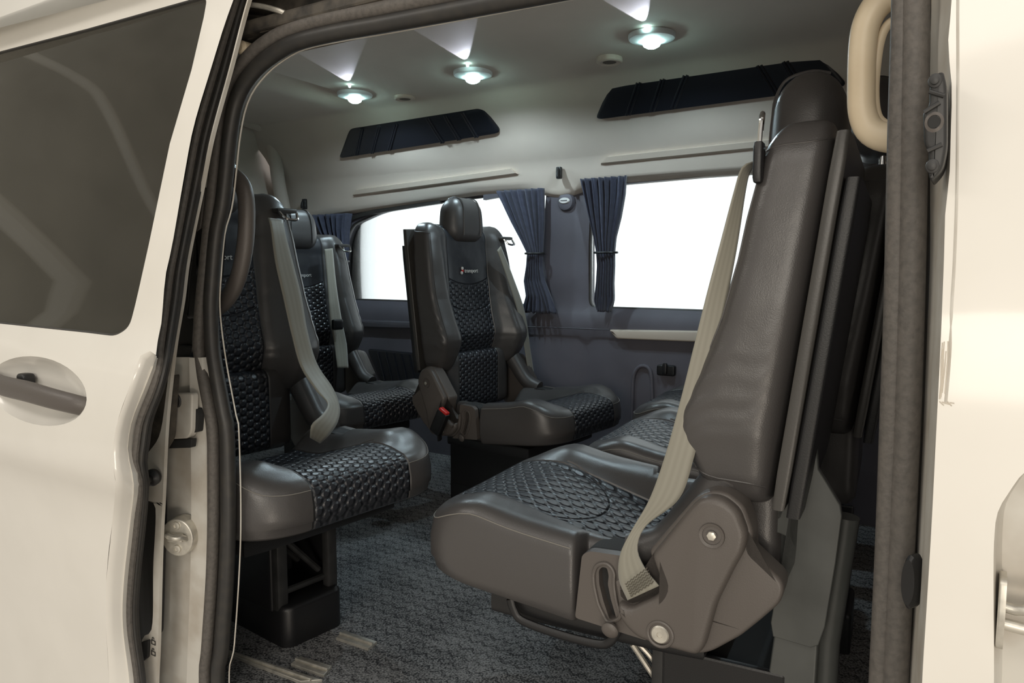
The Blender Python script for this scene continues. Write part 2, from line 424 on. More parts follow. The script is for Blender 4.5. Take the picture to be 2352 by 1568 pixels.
def emit(name, col, s):
    m = bpy.data.materials.new(name); m.use_nodes = True; t = m.node_tree; t.nodes.clear()
    o = t.nodes.new('ShaderNodeOutputMaterial'); e = t.nodes.new('ShaderNodeEmission'); e.inputs[0].default_value = (*col, 1); e.inputs[1].default_value = s
    t.links.new(e.outputs[0], o.inputs[0]); return m
M['led'] = emit('led_lens', (.62, 1.0, .95), 32)
def stripes(name):
    m, t, b = new_mat(name)
    b.inputs['Base Color'].default_value = (.012, .013, .018, 1); b.inputs['Roughness'].default_value = .3; b.inputs['Specular IOR Level'].default_value = .6
    return m
M['inset'] = stripes('black_padded_leather')

FL = .07           # cabin floor
YW = 2.45          # far side wall
YD = .80           # door opening plane
XR = -2.75         # rear end of the cabin
XF = 1.3           # front end of the cabin

# ------------------------------------------------------------------ cabin shell
bm = N(); box(bm, (XR-.05, .80, FL-.05), (XF, YW+.06, FL)); obj('floor', bm, M['carpet'], kind='structure', smooth=False)

# headliner: one profile across the van (Y,z), swept along X
def head_z(x):     # height of the lower edge over the far windows, falling towards the rear
    return interp([(-2.8, 1.045), (-2.3, 1.085), (-1.7, 1.125), (-1.3, 1.128), (-.8, 1.14), (1.3, 1.14)], x)
def head_prof(x):
    b = head_z(x)
    dip = .030*math.exp(-((x+1.32)/.10)**2)
    e = sst(-2.35, -2.78, x)      # towards the rear the cove closes in
    q = .030*math.exp(-((x+2.04)/.045)**2)*(1 if x > -2.04 else 1)-.012*sst(-2.06, -2.12, x)
    return [(.835, 1.178), (.87, 1.22), (.94, 1.33), (1.05, 1.415), (1.25, 1.455+q), (1.6, 1.468+q), (1.95, 1.462+q), (2.12-.0*e, 1.452+q*.7), (2.175, 1.444), (2.20, 1.425), (2.225, 1.398),
            (2.30, 1.325), (2.345, 1.262), (2.362, 1.240), (2.374, 1.225), (2.382, 1.212), (2.388, 1.20), (2.396, 1.18), (2.406, 1.155), (2.422, b-dip+.012), (2.44, b-dip), (YW+.03, b-dip)]
def hp(x, k):
    P = head_prof(x); i = min(int(k), 20); f = k-i
    p0, p1, p2, p3 = P[max(i-1, 0)], P[i], P[i+1], P[min(i+2, 21)]
    if i >= 11: return (lerp(p1[0], p2[0], f), lerp(p1[1], p2[1], f))
    return tuple(.5*((2*p1[j])+(p2[j]-p0[j])*f+(2*p0[j]-5*p1[j]+4*p2[j]-p3[j])*f*f+(3*p1[j]-p0[j]-3*p2[j]+p3[j])*f**3) for j in (0, 1))
bm = N(); n = 220
grid(bm, lambda u, v: (lambda x: Vector((x, *hp(x, v*21))))(lerp(XR, XF, u)), n, 64)
obj('ceiling', bm, M['headliner'], kind='structure', angle=80)

# far side wall: lower panel, pillars, sill
def W(px, py, y=YW): return at(px, py, y)
win1 = [W(783, 690), W(790, 560), W(805, 515), W(870, 486), W(1000, 464), W(1130, 448), W(1256, 440), W(1246, 560), W(1243, 690)]
win2 = [W(1352, 690), W(1352, 560), W(1358, 425), W(1500, 408), W(1680, 385), W(1800, 370), W(1960, 352), W(1985, 550), W(2010, 705)]
win1 = [(p.x, p.z) for p in win1]; win2 = [(p.x, p.z) for p in win2]
win1[0] = (win1[0][0], .700); win1[-1] = (win1[-1][0], .700); win2[0] = (win2[0][0], .700); win2[-1] = (win2[-1][0], .700)
w1 = round_poly(win1, [.03, .03, .05, .05, 0, 0, .01, .0, .02]); w2 = round_poly(win2, [.03, 0, .02, 0, 0, 0, .05, 0, .04])
bm = N()
outer = [(XR, FL), (XF, FL), (XF, 1.2), (XR, 1.2)]
def far_map(x, z):
    y = YW
    y -= .030*sst(.70, .655, z)*(1)                         # the lower panel stands proud of the sill
    y += .012*sst(.628, .618, z)-.0                         # step under the ledge
    y -= .012*math.exp(-((x+1.33)/.055)**2)*sst(.7, .8, z)   # pillar swells
    y += .014*math.exp(-((x+1.215)/.02)**2)*sst(.62, .55, z)
    return Vector((x, y, z))
panel(bm, outer, [w1, w2], .045, far_map, Vector((0, .05, 0)))
wall_far = obj('wall_far', bm, M['grey_trim'], kind='structure', angle=50)
def ring_strip(bm, loop, y, wdt, th):
    """a frame following a closed 2D loop (x,z)"""
    c = sum((Vector(p) for p in loop), Vector((0, 0)))/len(loop)
    A = [Vector((p[0], y, p[1])) for p in loop]
    tube(bm, A, wdt, 8, None, closed=True, flat=.6, up=(0, 1, 0))
for i, wl in ((1, w1), (2, w2)):
    e = empty('window_%d' % i); e['kind'] = 'structure'
    bm = N(); ring_strip(bm, wl, YW+.012, .010, 0); obj('window_frame', bm, M['black_rubber'], e)
    bm = N(); panel(bm, wl, [], .3, lambda x, z: Vector((x, YW+.03, z)), Vector((0, .004, 0))); obj('pane', bm, M['clear'], e, smooth=False)
# black shade rail along the top of the windows
bm = N()
A = [W(*p, YW-.012) for p in ((800, 512), (822, 500), (870, 489), (950, 476), (1010, 467))]; B = [W(*p, YW-.012) for p in ((803, 498), (830, 489), (870, 479), (950, 466), (1010, 457))]
strip(bm, resample(A, 16), resample(B, 16), .02)
o = obj('trim_2', bm, M['black_rubber'], kind='structure')
bm = N()
strip(bm, resample([W(1110, 459, YW-.012), W(1150, 452, YW-.012), W(1180, 450, YW-.012)], 4), resample([W(1110, 447, YW-.012), W(1150, 442, YW-.012), W(1180, 438, YW-.012)], 4), .02)
strip(bm, [W(1420, 424, YW-.012), W(1700, 397, YW-.012), W(1960, 368, YW-.012)], [W(1420, 408, YW-.012), W(1700, 376, YW-.012), W(1960, 346, YW-.012)], .02)
obj('trim_3', bm, M['sill_trim'], kind='structure')

# ledge strips on the far wall
YL = YW-.018
def ledge(name, pts, mat, y0=YL-.025, y1=YL+.01, r=.006, **k):
    bm = N(); P = [(at(px, py, y0).x, at(px, py, y0).z) for px, py in pts]
    prism(bm, round_poly(P, .008), y0, y1, r=r); return obj(name, bm, mat, **k)
tag(ledge('armrest_trim', [(1398, 757), (1760, 762), (1760, 792), (1415, 778)], M['trim_beige']), 'pale beige trim strip on grey side wall under the right window', 'trim strip')
tag(ledge('armrest_trim', [(790, 733), (975, 740), (975, 756), (795, 750)], M['sill_trim']), 'dark narrow trim strip on side wall left of middle seat', 'trim strip')
# moulded groove line
bm = N(); tube(bm, [W(1190, 749, YL-.018), W(1400, 757, YL-.018)], .0022, 6); obj('trim_4', bm, M['sill_trim'], kind='structure')
# pull recess with its raised rim, and black latch
bm = N()
pts = [W(1452, 1000, YL), W(1454, 900, YL), W(1458, 858, YL), (W(1474, 840, YL)), W(1494, 850, YL), W(1499, 900, YL), W(1499, 1000, YL)]
tube(bm, [p+Vector((0, -.004, 0)) for p in pts], .007, 10, 40)
obj('trim_5', bm, M['grey_trim'], kind='structure')
e = tag(empty('side_latch', W(1531, 850, YL-.006)), 'small black latch on the grey side wall beside moulded pull recess', 'latch')
bm = N(); L = .5*(W(1553, 850, YL).x-W(1512, 850, YL).x)
prism(bm, round_poly([(-L, -.018), (L, -.018), (L, .018), (-L, .018)], .008), -.012, .01, r=.004); obj('housing', bm, M['blackplastic'], e)
bm = N(); rbox(bm, (-.008, -.022, -.012), (.008, -.01, .026), .004, 4); obj('knob', bm, M['blackplastic'], e)
# striped black door-style pocket
e = tag(empty('wall_pocket', W(905, 840, YL)), 'black ribbed leather insert on side wall left of middle seat', 'insert panel')
o0 = W(905, 840, YL)
bm = N(); P = [(W(*p, YL).x-o0.x, W(*p, YL).z-o0.z) for p in ((846, 800), (975, 812), (975, 935), (920, 910), (880, 885))]
prism(bm, round_poly(P, .02), -.012, .01, r=.008); obj('insert_pad', bm, M['inset'], e)
for k, px in enumerate((872, 890, 908, 926, 944, 962)):
    a = W(px, 806+k*2, YL)-o0; b = W(px+24, min(905+k*5, 935), YL)-o0
    bm = N(); tube(bm, [a+Vector((0, -.013, 0)), b+Vector((0, -.013, 0))], .0045, 8); obj('rib', bm, M['inset'], e)

# headliner mouldings over the windows: two long flat strips
def cove_point(x, t):
    P = head_prof(x); n = len(P)-1; k = t*n; i = min(int(k), n-1); f = k-i
    return Vector((x, lerp(P[i][0], P[i+1][0], f), lerp(P[i][1], P[i+1][1], f)))
def rail(pxs, label):
    bm = N()
    def on_lining(px, py):
        y = 2.41
        for _ in range(8):
            p = at(px, py, y); P = head_prof(p.x)
            tab = sorted((q[1], q[0]) for q in P[10:]); y = interp(tab, p.z)-.003
        return p
    (x0, y0), (x1, y1), (x2, y2), (x3, y3) = pxs
    A = [on_lining(lerp(x0, x3, t/20), lerp(y0, y3, t/20)) for t in range(21)]
    B = [on_lining(lerp(x1, x2, t/20), lerp(y1, y2, t/20)) for t in range(21)]
    rows = [[a+Vector((0, .02, 0)), a, a.lerp(b, .15)+Vector((0, -.009, 0)), a.lerp(b, .85)+Vector((0, -.009, 0)), b, b+Vector((0, .02, 0))] for a, b in zip(A, B)]
    V = [[bm.verts.new(p) for p in q] for q in rows]
    for i in range(20):
        for j in range(5): bm.faces.new((V[i][j], V[i+1][j], V[i+1][j+1], V[i][j+1]))
    bm.faces.new(V[0]); bm.faces.new(V[-1][::-1])
    return tag(obj('headliner_moulding', bm, M['trim_beige']), label, 'trim strip')
rail([(812, 450), (822, 434), (1172, 386), (1190, 400)], 'long raised beige strip on roof lining above the rear side window')
rail([(1380, 378), (1400, 358), (1800, 316), (1800, 336)], 'long raised beige strip on roof lining above the front side window')

# sloping padded black panels in the cove
def cove_plane(px, py):
    # cove between profile points 10 (2.255,1.375) and 12 (2.345,1.262)
    a = Vector((0, 2.255, 1.375)); nrm = Vector((0, 1.262-1.375, -(2.345-2.255))).normalized()   # facing down and inward
    nrm = Vector((0, -(1.375-1.262), -(2.345-2.255))).normalized()
    d = at(px, py, 1.0)-Vector((0, 0, H)); t = (a-Vector((0, 0, H))).dot(nrm)/d.dot(nrm)
    return Vector((0, 0, H))+d*t, nrm
def cove_panel(pxs, seams, label):
    c, nrm = cove_plane(sum(p[0] for p in pxs)/len(pxs), sum(p[1] for p in pxs)/len(pxs))
    e = tag(empty('roof_panel', c), label, 'padded panel', None)
    up = Vector((1, 0, 0)).cross(nrm).normalized()
    if up.z < 0: up = -up
    P = []
    for p in pxs:
        q, _ = cove_plane(*p); q -= c; P.append((q.x, q.dot(up)))
    P = round_poly(P, .022)
    def mk(a, b, h): return Vector((a, 0, 0))+up*b+nrm*h
    bm = N(); n = len(P); cc = sum((Vector(p) for p in P), Vector((0, 0)))/n
    loops = []
    for s, h in ((1, -.012), (1, .004), (.985, .008), (.96, .010), (.6, .011), (.25, .011)):
        loops.append([bm.verts.new(mk(cc.x+(p[0]-cc.x)*s, cc.y+(p[1]-cc.y)*(s if s > .9 else s), h)) for p in P])
    for A, B in zip(loops, loops[1:]):
        for i in range(n): bm.faces.new((A[i], A[(i+1) % n], B[(i+1) % n], B[i]))
    bm.faces.new(loops[-1]); bm.faces.new(loops[0][::-1])
    obj('pad', bm, M['inset'], e)
    for a, b in seams:
        qa, _ = cove_plane(*a); qb, _ = cove_plane(*b)
        bm = N()
        for o in (-.005, .005):
            tube(bm, [qa-c+nrm*.0105+Vector((o, 0, 0)), qb-c+nrm*.0105+Vector((o, 0, 0))], .0048, 8)
        obj('seam_fold', bm, M['inset'], e)
cove_panel([(780, 362), (805, 293), (1113, 243), (1152, 303)], [((835, 292), (822, 352)), ((874, 287), (858, 348)), ((914, 281), (897, 341)), ((985, 268), (1020, 325)), ((1025, 262), (1058, 318)), ((1065, 255), (1098, 312))],
           'smaller black padded leather panel with folded seams, over the rear window')
cove_panel([(1368, 273), (1402, 193), (1885, 117), (1948, 196)], [((1470, 186), (1445, 260)), ((1525, 178), (1500, 252)), ((1578, 169), (1548, 244)), ((1745, 146), (1785, 212)), ((1805, 137), (1845, 204))],
           'larger black padded leather panel in the ceiling cove behind the nearest headrest')

# downlights
def downlight(px, py, R, label, beam):
    c = at(px, py, 1.452, 2)
    e = tag(empty('ceiling_light', c), label, 'ceiling light', 'round LED lights in the ceiling')
    bm = N(); lathe(bm, (0, 0, 0.010), (0, 0, -1), [(R, 0), (R, .009), (R*.96, .013), (R*.60, .018), (R*.46, .017), (R*.44, .012)], 44); obj('bezel', bm, M['bezel'], e)
    bm = N(); lathe(bm, (0, 0, .0), (0, 0, -1), [(R*.42, 0), (R*.42, .010), (R*.34, .020), (R*.2, .025), (R*.05, .027)], 28); obj('lens', bm, M['led'], e, label='glowing cool white lens')
    nub = at(px-12, py-26, c.z+.010, 2)-c
    bm = N(); lathe(bm, nub+Vector((0, 0, .008)), (0, 0, -1), [(.0045, 0), (.0045, .012), (.003, .017), (.001, .018)], 12); obj('glowing_nub', bm, M['led'], e, label='small nub made to glow for its bright glint')  # nub glows to stand for the glint on chrome
    l = bpy.data.lights.new('led', 'SPOT'); l.energy = 7; l.color = (.72, .89, 1); l.shadow_soft_size = .012; l.spot_size = math.radians(168); l.spot_blend = .35
    o = bpy.data.objects.new('led', l); C.objects.link(o); o.location = c+Vector((0, 0, -.036))
    l = bpy.data.lights.new('led_spill', 'SPOT'); l.energy = beam; l.color = (.80, .84, 1); l.spot_size = math.radians(30); l.spot_blend = .12; l.shadow_soft_size = .002
    o = bpy.data.objects.new('led_spill', l); C.objects.link(o); o.location = c+nub+Vector((0, 0, -.013))
    o.rotation_euler = (at(px-50, py-85, c.z+.016, 2)-o.location).to_track_quat('-Z', 'Y').to_euler()
downlight(815, 220, .062, 'round glowing ceiling light farthest left, nearest the rear', 2)
downlight(1086, 172, .062, 'round glowing ceiling light in the middle of the three', 2.6)
downlight(1497, 88, .062, 'round glowing ceiling light nearest the large padded panel', 3.2)
def vent(px, py, label):
    c = at(px, py, 1.447, 2)
    e = tag(empty('ceiling_speaker', c), label, 'ceiling speaker', 'small round grilles in the ceiling')
    bm = N(); lathe(bm, (0, 0, .015), (0, 0, -1), [(.038, 0), (.038, .017), (.034, .020), (.031, .018)], 28); obj('rim', bm, M['trim_beige'], e)
    m = M.setdefault('grille', simple('brown_grille', (.16, .13, .10), .7, noise=.5, nscale=700, noise_col=(.06, .05, .04)))
    bm = N(); lathe(bm, (0, 0, .015), (0, 0, -1), [(.0305, 0), (.0305, .0165), (.01, .0195)], 24); obj('grille', bm, m, e)
vent(930, 226, 'small round brown grille between the two rear ceiling lights'); vent(1400, 141, 'small round brown grille left of the nearest ceiling light')

# hooks on the lining and badge on pillar
def hook(px, py, y, s, label):
    c = at(px, py, y); e = tag(empty('coat_hook', c), label, 'hook')
    bm = N(); rbox(bm, (-.010*s, -.004, -.022*s), (.010*s, .012, .020*s), .004, 4); obj('hook_base', bm, M['blackplastic'], e)
    bm = N(); tube(bm, [(0, -.002, .014*s), (.003, -.012, .004), (.006*s, -.020, -.014*s), (.012*s, -.022, -.016*s)], .005*s, 8, 10); obj('hook_arm', bm, M['blackplastic'], e)
hook(1283, 396, 2.372, 1.0, 'black coat hook on roof lining above the window pillar')
hook(698, 468, 2.375, 1.1, 'small black hook in lining at rear corner, above the back seat')
c = W(1298, 463, YW-.02); e = tag(empty('pillar_badge', c), 'oval pale emblem on the grey pillar between the curtains', 'badge')
bm = N(); lathe(bm, (0, .02, 0), (0, -1, 0), [(.034, 0), (.034, .012), (.030, .022), (.022, .026)], 32); obj('boss', bm, M['grey_trim'], e)
bm = N(); lathe(bm, (0, -.002, 0.003), (0, -1, 0), [(.011, 0), (.011, .006), (.009, .009)], 24, sx=2.0); obj('emblem', bm, M['badge'], e, label='pale oval emblem')
bm = N(); box(bm, (-.012, -.013, .002), (.013, -.0105, .005)); obj('emblem_mark', bm, M['sill_trim'], e)

# rear end of the cabin
bm = N()
def rear_map(u, v):
    y = lerp(.80, YW+.03, u); z = lerp(FL, 1.47, v)
    x = XR-.03+.06*sst(.9, 1.0, u)+.10*sst(1.3, 1.47, z)
    return Vector((x, y, z))
grid(bm, rear_map, 24, 24); obj('wall_rear', bm, M['headliner'], kind='structure')
bm = N(); tube(bm, [at(622, 296, -2.66, 0), at(632, 360, -2.68, 0), at(640, 420, -2.70, 0), at(655, 500, -2.72, 0), at(662, 600, -2.72, 0)], .030, 14, 24); obj('trim_6', bm, M['headliner'], kind='structure')
bm = N(); tube(bm, [at(520, 262, -2.66, 0), at(560, 275, -2.66, 0), at(600, 288, -2.66, 0), at(622, 292, -2.66, 0)], .026, 14, 24); obj('trim_7', bm, M['headliner'], kind='structure')
# cab end
bm = N(); box(bm, (XF, .6, FL), (XF+.04, YW+.06, 1.6)); obj('wall_front', bm, M['floor_under'], kind='structure', smooth=False)
# outer roof over the lining
bm = N(); grid(bm, lambda u, v: Vector((lerp(XR-.15, XF+.2, u), lerp(.95, YW+.1, v), 1.60+.06*math.sin(math.pi*v))), 8, 12)
obj('wall_roof', bm, M['white_paint'], kind='structure')

# ------------------------------------------------------------------ near body side
def Yb(z):    # outer skin of the body side
    return interp([(0, .74), (.5, .72), (.75, .745), (1.2, .86), (1.45, .98), (1.6, 1.05)], z)
# rear quarter behind the sliding door, with a window opening
XQ = -1.27
q_out = [(-3.0, FL-.2), (XQ, FL-.2), (XQ, 1.22), (-3.0, 1.22)]
q_win = round_poly([(-2.6, .76), (-1.50, .76), (-1.42, 1.12), (-2.6, 1.12)], .05)
bm = N(); panel(bm, q_out, [q_win], .12, lambda x, z: Vector((x, .80+.0*z, z)), Vector((0, .05, 0))); obj('wall_near', bm, M['white_paint'], kind='structure')
e = empty('window_3'); e['kind'] = 'structure'
bm = N(); panel(bm, q_win, [], .4, lambda x, z: Vector((x, .82, z)), Vector((0, .004, 0))); obj('pane', bm, M['tint'], e, smooth=False)
bm = N(); tube(bm, [Vector((p[0], .80, p[1])) for p in q_win], .012, 8, None, closed=True); obj('window_frame', bm, M['black_rubber'], e)
# upper side above the door: rail cavity + roof side
bm = N(); grid(bm, lambda u, v: Vector((lerp(-3.0, XF+.2, u), lerp(.80, .97, v), lerp(1.30, 1.62, v))), 12, 6); obj('trim_8', bm, M['white_paint'], kind='structure')
e = empty('trim_9'); e['kind'] = 'structure'
bm = N(); box(bm, (-1.9, .79, 1.205), (XF, .832, 1.225)); box(bm, (-1.9, .832, 1.205), (XF, .85, 1.36)); obj('rail_channel', bm, M['track_dirt'], e, smooth=False, bev=.004)
bm = N(); box(bm, (-1.9, .775, 1.285), (XF, .86, 1.30)); box(bm, (-1.9, .772, 1.262), (XF, .780, 1.30)); obj('rail_lip', bm, M['dark_metal'], e, smooth=False)

# weatherstrip around the opening: two rubber rolls on a flange
inn = [(511, 1568), (523, 1486), (537, 1240), (533, 1000), (525, 950), (502, 824), (489, 714), (491, 640), (500, 536), (518, 464), (536, 303), (557, 221), (598, 164), (650, 124), (694, 105), (783, 86), (900, 66), (1250, 0), (1500, -50), (1900, -130)]
out_ = [(457, 1568), (460, 1486), (472, 1290), (475, 1060), (471, 964), (443, 807), (446, 750), (464, 607), (475, 500), (480, 420), (492, 300), (505, 215), (533, 153), (587, 96), (658, 55), (748, 28), (880, 2), (1200, -60), (1450, -105), (1850, -180)]
def opening(u, v):     # u across (0 outer .. 1 inner)
    A = resample([at(x, y, YD) for x, y in out_], v); B = resample([at(x, y, YD) for x, y in inn], v)
    return [a.lerp(b, u) for a, b in zip(A, B)]
bot = [at(511, 1568, YD)+Vector((0, 0, -.3))]
e = empty('trim_10'); e['kind'] = 'structure'
def seal(parent, pts_outer, pts_inner, nm=140):
    A = resample(pts_outer, nm); B = resample(pts_inner, nm)
    bm = N(); tube(bm, [a.lerp(b, .74)+Vector((0, .004, 0)) for a, b in zip(A, B)], .0125, 14); obj('bulb', bm, M['black_rubber'], parent)
    bm = N(); tube(bm, [a.lerp(b, .26) for a, b in zip(A, B)], .0105, 14); obj('lip', bm, M['rubber'], parent)
    bm = N(); tube(bm, [a.lerp(b, .5)+Vector((0, .012, 0)) for a, b in zip(A, B)], .010, 10); obj('flange_cover', bm, M['black_rubber'], parent)
    bm = N(); tube(bm, [a.lerp(b, 1.0)+Vector((0, .014, 0)) for a, b in zip(A, B)], .0013, 6); obj('inner_lip', bm, M['white_jamb'], parent)
dn = Vector((0, 0, -.25))
A = [at(x, y, YD) for x, y in out_]; B = [at(x, y, YD) for x, y in inn]
seal(e, [A[0]+dn]+A, [B[0]+dn]+B)
e = empty('trim_11'); e['kind'] = 'structure'
rin = [(2062, -160), (2062, 0), (2052, 250), (2047, 400), (2040, 700), (2030, 950), (2020, 1250), (2004, 1568)]
rout = [(2122, -160), (2122, 0), (2121, 200), (2120, 400), (2114, 700), (2107, 950), (2092, 1250), (2078, 1568)]
A = [at(x, y, YD-.015) for x, y in rout]; B = [at(x, y, YD-.015) for x, y in rin]
Ar = resample(A+[A[-1]+dn], 60); Br = resample(B+[B[-1]+dn], 60)
bm = N(); tube(bm, [a.lerp(b, .76) for a, b in zip(Ar, Br)], .0105, 14); obj('bulb', bm, M['rubber'], e)
bm = N(); tube(bm, [a.lerp(b, .28)+Vector((0, -.004, 0)) for a, b in zip(Ar, Br)], .0118, 14); obj('lip', bm, M['rubber'], e)
bm = N(); tube(bm, [a.lerp(b, .55)+Vector((0, .006, 0)) for a, b in zip(Ar, Br)], .009, 10); obj('flange_cover', bm, M['black_rubber'], e)
bm = N(); tube(bm, [a.lerp(b, .02)+Vector((0, .006, 0)) for a, b in zip(Ar, Br)], .006, 8); obj('outer_lip', bm, M['black_rubber'], e)

# B pillar: white outer skin with jamb recess
def Yp(z): return interp([(-.2, .70), (.3, .685), (.62, .675), (.8, .69), (1.2, .76), (1.5, .86)], z)
def onp(px, py, f):
    z = H
    for _ in range(8):
        p = at(px, py, f(z)); z = p.z
    return p
rec = [(2400, 1060), (2352, 1085), (2318, 1130), (2292, 1175), (2284, 1230), (2282, 1320), (2283, 1568), (2280, 1800), (2400, 1800)]
edge = [(2190, -160), (2186, 0), (2178, 100), (2186, 200), (2184, 300), (2180, 420), (2172, 470), (2168, 600), (2160, 800), (2150, 1000), (2140, 1200), (2128, 1400), (2118, 1568), (2110, 1800)]
L = [onp(x, y, Yp) for x, y in resample([(a, b, 0) for a, b in edge], 40) for x, y in [(x, y)]] if False else [onp(p.x, p.y, Yp) for p in resample([(a, b, 0) for a, b in edge], 40)]
Rr = [onp(p.x, p.y, Yp) for p in resample([(a, b, 0) for a, b in rec], 40)]
e = empty('wall_pillar'); e['kind'] = 'structure'
outer = [(p.x, p.z) for p in L]+[(p.x, p.z) for p in reversed(Rr[:34])]+[(.30, Rr[0].z), (.30, L[0].z)]
# skin polygon: down the door-side edge, across the bottom, up the recess boundary, then out to the front
outer = [(p.x, p.z) for p in L]+[(p.x, p.z) for p in reversed([q for q in Rr if q.z > -.20][:])]+[(.34, Rr[0].z), (.34, L[0].z)]
def skin(x, z):
    y = Yp(z)
    return Vector((x, y, z))
bm = N(); panel(bm, outer, [], .03, skin); obj('outer_skin', bm, M['white_paint'], e, angle=60)
# rolled edge turning in towards the seal
bm = N()
edge2 = [(2142, -160), (2140, 0), (2134, 200), (2136, 420), (2136, 600), (2128, 800), (2120, 1000), (2110, 1200), (2098, 1400), (2086, 1568), (2075, 1800)]
mid = resample([(a, b, 0) for a, b in edge2], 40)
rows = []
for i in range(40):
    a = L[i]; b = at(mid[i].x, mid[i].y, YD-.01)
    rows.append([a, a.lerp(b, .12)+Vector((-.002, .012, 0)), a.lerp(b, .45)+Vector((-.001, .010, 0)), a.lerp(b, .55)+Vector((0, .008, 0)), a.lerp(b, .62)+Vector((0, .016, 0)), b])
V = [[bm.verts.new(p) for p in r] for r in rows]
for i in range(39):
    for j in range(5): bm.faces.new((V[i][j], V[i+1][j], V[i+1][j+1], V[i][j+1]))
obj('rolled_edge', bm, M['white_jamb'], e, angle=60)
# crease line
bm = N(); cr = [(2204, -100), (2200, 0), (2200, 200), (2198, 420), (2192, 600), (2186, 700), (2182, 800), (2178, 860), (2172, 925)]
tube(bm, [onp(x, y, Yp)+Vector((0, .0005, 0)) for x, y in cr], .0013, 6, 40); obj('crease_line', bm, M['white_jamb'], e)
# scuff mark
bm = N()
for k in range(7):
    x0 = 2168+random.uniform(-6, 8); y0 = random.uniform(780, 850)
    tube(bm, [onp(x0+2, y0, Yp)-Vector((0, .0003, 0)), onp(x0+random.uniform(-4, 2), y0+40, Yp)-Vector((0, .0003, 0)), onp(x0-4+random.uniform(-3, 3), random.uniform(900, 928), Yp)-Vector((0, .0003, 0))], .0004, 4)
for k in range(5):
    x0 = 2158+k*6; tube(bm, [onp(x0, 920+random.uniform(0, 6), Yp)-Vector((0, .0003, 0)), onp(x0+10, 926+random.uniform(-3, 8), Yp)-Vector((0, .0003, 0))], .0005, 4)
obj('scuff_mark', bm, simple('scuff_dirt', (.62, .57, .49), .8), e)
# jamb recess (for the front door)
bm = N()
deep = [p+Vector((.004, .030, 0)) for p in Rr]
rows = [Rr, [p+Vector((.0012, .004, 0)) for p in Rr], [p+Vector((.002, .02, 0)) for p in Rr], [p+Vector((.006, .030, 0)) for p in Rr]]
V = [[bm.verts.new(p) for p in r] for r in rows]
for j in range(3):
    for i in range(39): bm.faces.new((V[j][i], V[j][i+1], V[j+1][i+1], V[j+1][i]))
f = [bm.verts.new(p) for p in rows[3]]
far_ = [Vector((.40, p.y, p.z)) for p in rows[3]]
g = [bm.verts.new(p) for p in far_]
for i in range(39):
    try: bm.faces.new((f[i], f[i+1], g[i+1], g[i]))
    except Exception: pass
obj('jamb_recess', bm, M['white_jamb'], e, angle=60)
# oval plug in the rolled edge
p = at(2112, 1342, .735)
bm = N(); lathe(bm, p+Vector((-.003, .01, 0)), (-.55, -1, 0), [(.025, 0), (.025, .010), (.021, .013)], 24, sx=.30)
tag(obj('drain_plug', bm, M['blackplastic']), 'slim black oval plug in the white pillar edge', 'plug')
# black centring bracket with two bolts
e = tag(empty('door_bracket', at(2150, 290, .700)), 'dark metal bracket with two bolts on white pillar edge', 'bracket')
o0 = at(2150, 290, .700)
P = [(at(*p, .700).x-o0.x, at(*p, .700).z-o0.z) for p in ((2152, 172), (2168, 168), (2176, 200), (2176, 340), (2166, 392), (2140, 420), (2134, 405), (2134, 350), (2124, 335), (2121, 262), (2136, 245), (2136, 200))]
bm = N(); prism(bm, round_poly(P, .006), -.008, .03, r=.003); obj('plate', bm, M['dark_metal'], e)
bm = N(); lathe(bm, at(2147, 284, .700)-o0+Vector((0, -.004, 0)), (0, -1, 0), [(.0085, 0), (.008, .004), (.0055, .005), (.005, .002)], 28, sx=.85); obj('bushing', bm, M['plastic'], e)
bm = N(); cyl(bm, at(2147, 284, .700)-o0+Vector((0, -.0075, 0)), (0, -1, 0), .0045, .001, 24); obj('bore', bm, M['floor_under'], e)
for px, py in ((2149, 190), (2143, 384)):
    bm = N(); b = at(px, py, .700)-o0
    lathe(bm, b+Vector((0, -.007, 0)), (0, -1, 0), [(.006, 0), (.0055, .002), (.0036, .0025), (.0036, .006), (.002, .0065)], 16, sx=.85); obj('bolt', bm, M['dark_metal'], e)
for s in ((2124, 262, 2160, 240), (2132, 350, 2165, 335), (2136, 215, 2170, 225)):
    bm = N(); tube(bm, [at(s[0], s[1], .700)-o0+Vector((0, -.009, 0)), at(s[2], s[3], .700)-o0+Vector((0, -.009, 0))], .0018, 8); obj('rib', bm, M['dark_metal'], e)
# striker for the cab door
c = onp(2290, 1400, lambda z: Yp(z)+.012)
e = tag(empty('door_striker', c), 'zinc striker plate with two rods at the lower right edge', 'striker')
bm = N(); prism(bm, round_poly([(-.012, -.028), (.012, -.028), (.018, 0), (.012, .030), (-.012, .030), (-.018, 0)], .006), 0, .005, axis=0, r=.0015); obj('plate', bm, M['steel'], e)
bm = N(); tube(bm, [(.004, -.008, .007), (.012, -.008, .006), (.02, -.009, .008), (.06, -.009, .010)], .0042, 12, 16); obj('rod', bm, M['steel'], e)
bm = N(); tube(bm, [(.004, -.010, -.006), (.02, -.010, -.007), (.06, -.010, -.008)], .0048, 12, 12); obj('rod', bm, M['steel'], e)
# interior face of the pillar behind the seal
bm = N(); panel(bm, [(at(2030, 1500, .90).x, FL), (.35, FL), (.35, 1.25), (at(2085, 0, .90).x, 1.25)], [], .3, lambda x, z: Vector((x, .90, z)), Vector((0, .02, 0))); obj('trim_12', bm, M['blackplastic'], kind='structure', smooth=False)

